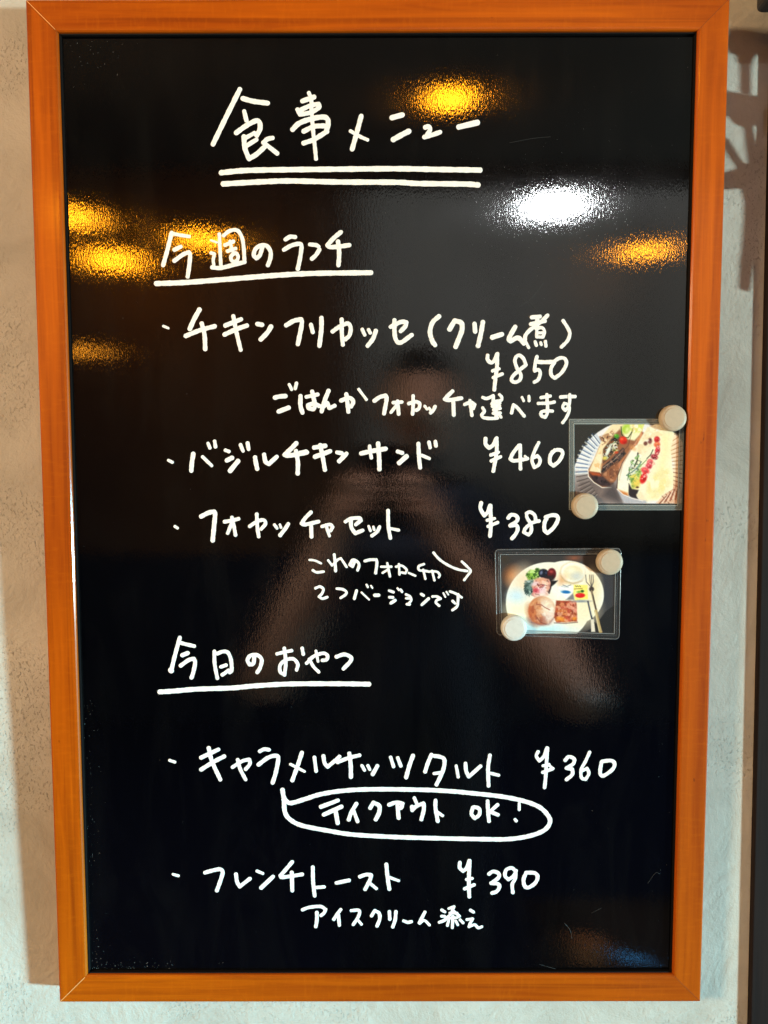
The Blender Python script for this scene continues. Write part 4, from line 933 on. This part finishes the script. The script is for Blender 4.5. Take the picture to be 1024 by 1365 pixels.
    p.poly([(525,300),(600,285),(690,300),(680,380),(610,440),(530,330)], (254,254,255), 1, 5); p.poly([(606,446),(690,372),(700,446)], (112,116,124), .8, 9)
    p.ell(607, 360, 50, 17, (16,124,196), 1, 5, 5); p.seg([(575,284),(620,300),(664,282)], 6, (96,98,108), .9, 5); p.seg([(560,300),(640,312)], 5, (170,176,186), .8, 4); p.ell(560,345,20,10,(220,230,240),.7,0,8)
    p.poly([(695,280),(845,285),(850,440),(712,450),(690,380)], (252,242,140), 1, 5); p.poly([(700,380),(735,300),(750,440)], (255,250,190), .7, 14); p.ell(765, 398, 52, 26, (228,24,30), 1, 0, 5); p.ell(750,390,14,6,(255,120,110),.7,0,5); p.ell(788, 352, 18, 14, (40,100,34), 1, 0, 5); p.ell(750,360,22,10,(120,176,60),.9,0,6)
    for x in (715,735,758): p.seg([(x,294),(x+10,303)], 7, (60,50,40), .9, 3)
    p.seg([(698,328),(790,322)], 6, (150,84,44), .9, 4); p.ell(775, 462, 84, 12, (140,150,162), .9, 0, 9)
    for x in (826, 868, 886, 905): p.seg([(x,175),(x+6,250),(890,312)], 8, (110,100,98), .95, 4)
    p.seg([(832,180),(838,250)], 3, (240,236,230), .8, 3); p.ell(890, 330, 27, 28, (76,66,64), 1, 0, 6); p.seg([(890,350),(920,480),(1000,800)], 22, (150,130,108), 1, 6); p.seg([(905,390),(940,560),(1010,790)], 7, (44,36,34), .95, 4)
    p.seg([(935,570),(985,800)], 32, (206,180,128), .95, 8); p.seg([(930,580),(972,790)], 7, (252,240,210), .8, 5); p.seg([(850,465),(880,600),(905,700)], 18, (70,72,84), .95, 6); p.seg([(858,480),(890,620)], 5, (200,204,214), .7, 4)
    p.poly([(880,660),(915,660),(930,800),(885,800)], (240,230,216), 1, 5); p.seg([(925,700),(945,800)], 14, (54,44,40), .95, 5)
    p.mottle(3, .05); p.blur(1); return p
PR = print_mat()
def photo_sheet(root, paint, c, gain, mottle=0):
    """c: four local corners (x, z) tl, tr, br, bl in metres"""
    tl, tr, br, bl = [np.array(q) for q in c]; nx, ny = paint.nx, paint.ny
    u = np.linspace(0, 1, nx)[None, :, None]; v = np.linspace(0, 1, ny)[:, None, None]
    P = (tl*(1-u)+tr*u)*(1-v) + (bl*(1-u)+br*u)*v
    co = np.zeros((ny, nx, 3)); co[..., 0] = P[..., 0]; co[..., 2] = P[..., 1]; co[..., 1] = y_(PD) - .00035
    idx = np.arange(nx*ny).reshape(ny, nx); f = np.stack([idx[:-1,:-1], idx[1:,:-1], idx[1:,1:], idx[:-1,1:]], -1).reshape(-1, 4)
    me = bpy.data.meshes.new('photo_print'); me.from_pydata(co.reshape(-1, 3).tolist(), [], f.tolist())
    col = np.ones((nx*ny, 4), np.float32); lin = srgb(paint.I).reshape(-1, 3); col[:, :3] = np.clip((lin**1.18)*gain, 0, .92)
    at = me.color_attributes.new('Col', 'FLOAT_COLOR', 'POINT'); at.data.foreach_set('color', col.ravel())
    return link('photo_print', me, PR, root)
def rounded(x0, x1, z0, z1, r, n=6, skew=None):
    out = []
    for cx, cz, a0 in ((x1-r, z1-r, 0), (x0+r, z1-r, 90), (x0+r, z0+r, 180), (x1-r, z0+r, 270)):
        for k in range(n+1): a = math.radians(a0 + 90*k/n); out.append((cx+r*math.cos(a), cz+r*math.sin(a)))
    return out
def laminate(root, quad, inner, r, film, border, ridge, seam_highlights=()):
    """clear film over the print and a welded border with grey reflection haze in its colour"""
    (tlx, tlz), (trx, trz), (brx, brz), (blx, blz) = quad
    def warp(u, v):   # unit square -> quad
        x = (blx*(1-u)+brx*u)*(1-v) + (tlx*(1-u)+trx*u)*v; z = (blz*(1-u)+brz*u)*(1-v) + (tlz*(1-u)+trz*u)*v; return x, z
    wq, hq = trx-tlx, tlz-blz
    n = 8; rings = []
    prof = [(0,.0002),(.0006,.0005),(ridge*.30,.00055),(ridge*.45,.00052),(ridge*.62,.0009),(ridge*.78,.0005),(ridge,.00045)]
    vs, fs = [], []
    for s, h in prof:
        rr = max(r - s, .0004)
        pts = rounded(s, wq-s, s, hq-s, rr, n)
        for a, b in pts: x, z = warp(a/wq, b/hq); vs.append((x, y_(PD)-h, z))
    m = 4*(n+1)
    for i in range(len(prof)-1):
        for k in range(m): k2 = (k+1) % m; fs.append((i*m+k, i*m+k2, (i+1)*m+k2, (i+1)*m+k))
    mesh('sealed_border', vs, fs, border, root, True)
    # pale strips that paint the highlight along the pressed seam lines
    for s0, wd, al in seam_highlights:
        sv = []
        for q in (s0-wd, s0, s0+wd):
            pts = rounded(q, wq-q, q, hq-q, max(r-q, .0004), n)
            for a, b in pts:
                k_ = .6 + .4*math.sin(a*90 + b*61); x, z = warp(a/wq, b/hq); sv.append((x, y_(PD)-(.00125 if q == s0 else .00095), z))
        sf = [(i*m+k, i*m+(k+1) % m, (i+1)*m+(k+1) % m, (i+1)*m+k) for i in range(2) for k in range(m)]
        mesh('painted_seam_highlight', sv, sf, al, root, True)
    o = (len(prof)-1)*m; N = 10; g = []
    cent = vs[o:o+m]
    mesh('clear_film', cent, [tuple(range(m))], film, root)
FILM = film_mat(.012, (.8,.85,.85), .08)
lam1 = empty('laminated_photo'); lam1.parent = None; lam1.matrix_world = BOARD
tag(lam1, 'laminated photo of two wrap sandwiches on a fluted plate, tucked against the right frame rail', 'photo')
Q = lambda a: [(x*.001, z*.001) for x, z in a]
photo_sheet(lam1, sandwich_print(), Q([(174.8,538.2),(272.0,538.2),(272.0,466.6),(175.9,466.9)]), .86)
laminate(lam1, Q([(169.5,542.5),(272.9,542.4),(272.9,460.4),(170.9,460.6)]), None, .0010, FILM, film_mat(.55, (.25,.29,.29), .25), .0052, [(.0044, .00030, film_mat(.75, (.40,.44,.44), .3)), (.0006, .00022, film_mat(.6, (.36,.40,.40), .3))])  # grey border colour stands in for the window's reflection
lam2 = empty('laminated_photo'); lam2.matrix_world = BOARD
tag(lam2, 'laminated photo with rounded corners showing a lunch plate with bread, salad, fork and knife', 'photo')
photo_sheet(lam2, lunch_print(), Q([(108.6,419.8),(213.1,419.7),(214.5,348.6),(110.0,348.0)]), .86)
laminate(lam2, Q([(104.0,425.9),(218.9,426.8),(218.9,342.4),(106.6,346.7)]), None, .0042, FILM, film_mat(.24, (.12,.12,.125), .12), .0060, [(.0052, .00028, film_mat(.62, (.34,.36,.37), .2)), (.0007, .00030, film_mat(.55, (.26,.27,.28), .2)), (.0036, .00018, film_mat(.4, (.20,.21,.22), .2))])

# ------------------------------------------------------------------ magnets
IV = magnet_mat((.50,.41,.30)); WH = magnet_mat((.66,.66,.62))
MAG = [((260.58,542.57), IV, 'round ivory magnet on the top right corner of the sandwich photo, touching the frame'),
       ((184.08,464.67), IV, 'round ivory magnet on the lower left corner of the sandwich photo'),
       ((207.05,414.46), IV, 'round ivory magnet on the top right corner of the lunch plate photo'),
       ((121.92,354.60), WH, 'whitest round magnet, on the lower left corner of the lunch plate photo')]
for (x, z), mt, lb in MAG:
    e = empty('round_magnet', BOARD @ Vector((x*.001, y_(PD)-.0010, z*.001))); e.rotation_euler = (LEAN, 0, random.uniform(0, .01))
    tag(e, lb, 'magnet', 'round magnets holding the laminated photos')
    R_ = .0117
    lathe('magnet_body', [(R_-.0006,0),(R_-.0001,-.0004),(R_,-.0012),(R_,-.0048),(R_-.0003,-.0058),(R_-.0011,-.0066),(R_-.0020,-.0069)], mt, e, seg=64)
    lathe('magnet_cap', [(R_-.0019,-.0064),(R_-.0024,-.0064),(R_-.0026,-.0071),(R_-.0031,-.0074),(.004,-.0075),(.0005,-.0075)], mt, e, seg=64)

# ------------------------------------------------------------------ iron bracket and lantern beside the board (off to the right; it throws the shadow)
def wallpt(px, py):
    """photo pixel -> point on the wall"""
    d = (BOARD.to_3x3() @ (rt*((px-512)/1025) + dn*((py-682.5)/1025) + fw_)); o = cam.matrix_world.translation
    return o + d*(-o.y/d.y)
BR_OFF = .024
def toward(P, L, off): t = off/(-L.y); return P + (L-P)*t
def ext_poly(vs, fs, pts, th=.004):
    o = len(vs); n = len(pts)
    for p in pts: vs.append((p.x, p.y, p.z))
    for p in pts: vs.append((p.x, p.y-th, p.z))
    fs.append(tuple(range(o, o+n))); fs.append(tuple(reversed(range(o+n, o+2*n))))
    for k in range(n): k2 = (k+1) % n; fs.append((o+k, o+k+n, o+k2+n, o+k2))
brk = empty('iron_bracket', (.40, -BR_OFF, 1.7)); tag(brk, 'black wrought iron bracket on the dark post right of the board', 'bracket')
def piece(name, px, off=BR_OFF):
    pts = [toward(wallpt(*q), COOL, off) for q in px]; vs, fs = [], []
    ext_poly(vs, fs, pts); vs = [Vector(v) - brk.location for v in vs]
    o = mesh(name, vs, fs, IRON, brk); bm = bmesh.new(); bm.from_mesh(o.data); bmesh.ops.recalc_face_normals(bm, faces=bm.faces); bm.to_mesh(o.data); bm.free()
piece('top_plate', [(977,50),(1035,52),(1035,72),(1010,73),(1007,76),(1004,80),(1003.5,86),(1001.8,88),(1001.5,126),(995,125),(995,88),(992,85),(991,78),(988,74),(981,73),(977.5,66)])
piece('crossbar', [(966,121),(1035,133),(1035,163),(1012,166),(1003,170),(993,170),(985,165),(979,156),(972,153),(966,156)])
piece('scroll', [(966,182),(972,186),(988,212),(996,222),(1008,219),(1035,214),(1035,250),(1003,250),(966,253),(966,234),(988,228),(990,224),(984,216),(971,196),(966,192)])
piece('stay', [(999,166),(1003.5,166),(1011,200),(1035,215),(1035,222),(1006,222)])
piece('leaf', [(996,249),(1010,249),(1009,268),(1011,300),(1010,330),(1006,352),(1003,370),(1001,384),(998,389),(994.5,387),(993.5,380),(995,350),(998.5,320),(1000.5,290),(1000,270)])
piece('added_light_blocker', [(977,-70),(1045,-70),(1045,51),(977,50)], .045)  # added blocker, keeps the side daylight off the wall above the bracket
lant = empty('wall_lantern', (.43, -.06, 2.0)); tag(lant, 'dark rounded underside of a lantern at the top right corner', 'lantern')
q = wallpt(1006, 20)
c0 = cam.matrix_world.translation; q = c0 + (q-c0)*((-c0.y-.035)/(-c0.y))
lb = box('lantern_body', (q.x-.43, q.x-.43+.10, -.045, .025, q.z-2.0, q.z-2.0+.05), IRON, lant, .005, 3)
z52 = wallpt(1000, 51).z
box('added_glow_baffle', (.325-.43, .62-.43, .010, -.035+.06-.06, z52+.05-2.0, z52+.053-2.0), IRON, lant)  # added baffle, cuts the warm glow off along a level edge
pl = bpy.data.lights.new('lantern_glow', 'POINT'); pl.energy = .16; pl.color = (1,.58,.22); pl.shadow_soft_size = .004
plo = bpy.data.objects.new('lantern_glow', pl); COL.objects.link(plo); plo.location = (.47, -.10, z52+.10)

# ------------------------------------------------------------------ the room lamps mirrored in the board
def bulb_mat(name, c, e): return plain(name, (.8,.8,.8), .4, emit=c, estr=e)
WB = bulb_mat('warm_bulb_glow', (1,.34,.005), 98); WB2 = bulb_mat('dim_warm_bulb_glow', (1,.33,.004), 32); CB = bulb_mat('cool_bulb_glow', (.93,.97,1), 190)
SH = plain('dark_lamp_shade', (.03,.025,.02), .5)
def pendant(loc, r, mt, label, group):
    e = empty('pendant_lamp', loc); tag(e, label, 'lamp', group)
    bpy.ops.object.select_all(action='DESELECT')
    lathe('bulb', [(r*math.sin(a)+1e-4, -r*math.cos(a)) for a in [math.pi*k/10 for k in range(11)]], mt, e, axis='z', seg=24)
    lathe('lamp_shade', [(r*.5, r*2.6), (r*.9, r*2.2), (r*1.5, r*1.0), (r*1.46, r*1.0), (r*.85, r*2.1), (r*.45, r*2.5)], SH, e, axis='z', seg=24)
    top = 2.98 - loc[2]
    if top > r*2.7: lathe('lamp_cord', [(.003, r*2.5), (.003, top)], SH, e, axis='z', seg=8)
LAMPS = [((.176,-1.422,2.45), .028, WB, 'warm lamp nearest behind the photographer'),
         ((-1.238,-2.484,2.45), .042, WB, 'upper warm lamp at the far left of the room'),
         ((-1.296,-3.11,2.425), .050, WB, 'lower warm lamp at the far left of the room'),
         ((-.80,-2.836,2.45), .040, WB, 'warm lamp between the left pair and the window'),
         ((1.232,-3.059,2.45), .036, WB, 'warm lamp in front of the rear window'),
         ((-1.122,-2.262,1.903), .022, WB2, 'small dim warm lamp low on the left'),
         ((.652,-2.35,2.45), .046, CB, 'bright cool white lamp right of the photographer')]
for loc, r, mt, lbl in LAMPS: pendant(loc, r, mt, lbl, 'lamps mirrored in the board')
# added low table with glowing props that mirror as amber and blue glints
tb = empty('added_side_table', (.62, -1.02, 0)); tag(tb, 'small dark side table added behind the photographer to carry the glint props', 'table')
TW = plain('dark_table_wood', (.012,.008,.008), .6)
box('tabletop', (-.25, .25, -.22, .22, .36, .38), TW, tb, .003)
for sx in (-1, 1):
    for sy in (-1, 1): box('leg', (sx*.21-.015, sx*.21+.015, sy*.18-.015, sy*.18+.015, 0, .36), TW, tb)
cg = empty('amber_glint_glass', (.47, -1.00, .38)); tag(cg, 'small glowing amber glass added to mirror as a warm glint', 'amber_glint')
lathe('glass', [(.022,0),(.026,.05),(.025,.05),(.020,.004)], plain('amber_glint_glow', (.5,.2,.06), .2, emit=(1,.5,.2), estr=.5), cg, axis='z', seg=24)
ph2 = box('blue_glint', (.562,.582,-1.006,-.996,.3815,.388), plain('blue_glint_glow', (.02,.05,.1), .2, emit=(.08,.45,1), estr=9), None, .001); tag(ph2, 'small glowing blue slab added to mirror as a blue glint', 'blue_glint')

# ceiling spot added over the photographer only to light the raised forearms
cs = empty('added_forearm_spot', (.12, -.42, 2.98)); tag(cs, 'black ceiling spotlight added above the photographer to light the forearms', 'spotlight')
lathe('housing', [(.03,0),(.035,-.01),(.035,-.07),(.031,-.07),(.031,-.02),(.002,-.02)], SH, cs, axis='z', seg=24)
sl = bpy.data.lights.new('added_forearm_light', 'SPOT'); sl.energy = 400; sl.color = (1,.86,.76); sl.spot_size = math.radians(33); sl.spot_blend = .6; sl.shadow_soft_size = .03
slo = bpy.data.objects.new('added_forearm_light', sl); COL.objects.link(slo); slo.location = (.12, -.42, 2.90); slo.rotation_euler = (Vector((.15, -.76, 1.05)) - slo.location).to_track_quat('-Z', 'Y').to_euler()

# ------------------------------------------------------------------ the photographer, mirrored as a dark shape with bare forearms
SKIN = plain('tanned_skin', (.58,.34,.25), .5); CLOTH = plain('navy_cloth', (.010,.020,.045), .9); HAIR = plain('black_hair', (.008,.006,.005), .5); EYE = plain('dark_eyes', (.02,.015,.01), .2)
def skinned(name, chains, mat, parent, sub=2):
    """chains: lists of (x, y, z, radius); points given twice are shared"""
    vs, es, rs, idx = [], [], [], {}
    for ch in chains:
        prev = None
        for x, y, z, r in ch:
            key = (round(x,4), round(y,4), round(z,4))
            if key not in idx: idx[key] = len(vs); vs.append((x, y, z)); rs.append(r)
            i = idx[key]
            if prev is not None and prev != i: es.append((prev, i))
            prev = i
    me = bpy.data.meshes.new(name); me.from_pydata(vs, es, [])
    o = link(name, me, mat, parent); md = o.modifiers.new('Skin', 'SKIN')
    for i, r in enumerate(rs): me.skin_vertices[0].data[i].radius = (r, r) if not isinstance(r, tuple) else r
    me.skin_vertices[0].data[0].use_root = True
    s = o.modifiers.new('Sub', 'SUBSURF'); s.levels = s.render_levels = sub
    md.use_smooth_shade = True
    return o
per = empty('person', (.08, -1.15, 0)); tag(per, 'person in dark navy clothes photographing the board with a raised phone', 'person')
def pp(L): return [(x-.08, y+1.15, z, r) for x, y, z, r in L]
skinned('body', [pp([(.08,-1.16,.95,.15),(.08,-1.14,1.12,.13),(.08,-1.12,1.32,.15),(.08,-1.11,1.42,.12),(.08,-1.09,1.50,.055),(.082,-1.065,1.56,.055)]),
                 pp([(.08,-1.12,1.32,.15),(.08,-1.11,1.42,.12)]),
                 pp([(.08,-1.11,1.42,.12),(.26,-1.08,1.38,.062),(.295,-.98,1.27,.052)]), pp([(.08,-1.11,1.42,.12),(-.10,-1.08,1.38,.062),(-.14,-.98,1.27,.052)]),
                 pp([(.08,-1.16,.95,.15),(.17,-1.16,.86,.095),(.18,-1.14,.48,.062),(.18,-1.16,.09,.042),(.19,-1.06,.03,.035)]),
                 pp([(.08,-1.16,.95,.15),(-.01,-1.16,.86,.095),(-.02,-1.14,.48,.062),(-.02,-1.16,.09,.042),(-.03,-1.06,.03,.035)])], CLOTH, per)
def arm(sh, el, wr, hc, side):
    out = [pp([(*sh,.048),(*el,.044),tuple(np.array(el)*.5+np.array(wr)*.5)+(.042,),(*wr,.024),(*hc,.028)])]
    # four fingers wrap the phone's side, thumb on the screen
    for k in range(4):
        b = (hc[0]+side*.012, hc[1]+.002, hc[2]+.026-.017*k); l = (.052,.058,.054,.044)[k]
        out.append(pp([(*hc,.028),(b[0],b[1],b[2],.0085),(b[0]-side*l*.35,b[1]+.020,b[2]+.004,.0080),(b[0]-side*l*.85,b[1]+.016,b[2]+.006,.0070),(b[0]-side*l*1.15,b[1]+.011,b[2]+.006,.006)]))
    out.append(pp([(*hc,.028),(hc[0]-side*.004,hc[1]-.016,hc[2]+.030,.0105),(hc[0]-side*.022,hc[1]-.020,hc[2]+.048,.009),(hc[0]-side*.036,hc[1]-.018,hc[2]+.056,.0075)]))
    return out
skinned('forearm', arm((.292,-.99,1.28), (.385,-.75,1.05), (.110,-.755,1.395), (.066,-.742,1.468), 1), SKIN, per)
skinned('forearm', arm((-.138,-.99,1.28), (-.235,-.78,1.08), (-.092,-.755,1.395), (-.052,-.742,1.468), -1), SKIN, per)
def ellipsoid(name, c, r, mat, parent, seg=32, cut=None):
    bm = bmesh.new(); bmesh.ops.create_uvsphere(bm, u_segments=seg, v_segments=seg//2, radius=1)
    for v in bm.verts: v.co = Vector((v.co.x*r[0], v.co.y*r[1], v.co.z*r[2]))
    me = bpy.data.meshes.new(name)
    if cut: cut(bm)
    for f in bm.faces: f.smooth = True
    bm.to_mesh(me); bm.free(); o = link(name, me, mat, parent); o.location = (c[0]-.08, c[1]+1.15, c[2]); return o
def headshape(bm):
    for v in bm.verts:
        if v.co.z < 0: k = 1 + v.co.z*2.6; v.co.x *= k; v.co.y *= 1 + v.co.z*1.2
        if v.co.y > .07 and abs(v.co.x) < .016 and -.035 < v.co.z < .012: v.co.y += .02*(1-abs(v.co.x)/.016)   # nose
HC = (.085, -1.045, 1.645)
ellipsoid('head', HC, (.075,.095,.115), SKIN, per, 48, headshape)
ellipsoid('hair', (HC[0], HC[1]-.014, HC[2]+.022), (.086,.100,.112), HAIR, per, 40, lambda bm: bmesh.ops.delete(bm, geom=[v for v in bm.verts if v.co.y > .045 and v.co.z < .035], context='VERTS'))
for s in (-1, 1):
    ellipsoid('eye', (HC[0]+s*.028, HC[1]+.083, HC[2]+.004), (.012,.006,.006), EYE, per, 12); ellipsoid('ear', (HC[0]+s*.077, HC[1]-.005, HC[2]-.005), (.010,.02,.032), SKIN, per, 12)
ellipsoid('mouth', (HC[0], HC[1]+.078, HC[2]-.055), (.022,.006,.006), plain('lips', (.35,.12,.10), .5), per, 12)
cw = cam.matrix_world.translation
phn = empty('smartphone', (cw.x, cw.y-.0095, cw.z-.055)); tag(phn, 'black smartphone held up in both hands by the person', 'phone')
PB = plain('black_phone_glass', (.01,.01,.012), .15)
box('phone_body', (-.036,.036,-.004,.004,-.078,.078), PB, phn, .0035, 3)
lathe('lens', [(.008,.004),(.008,.0055),(.0005,.0055)], plain('lens_glass', (.02,.02,.03), .05), phn, seg=24, loc=(0, 0, .055))
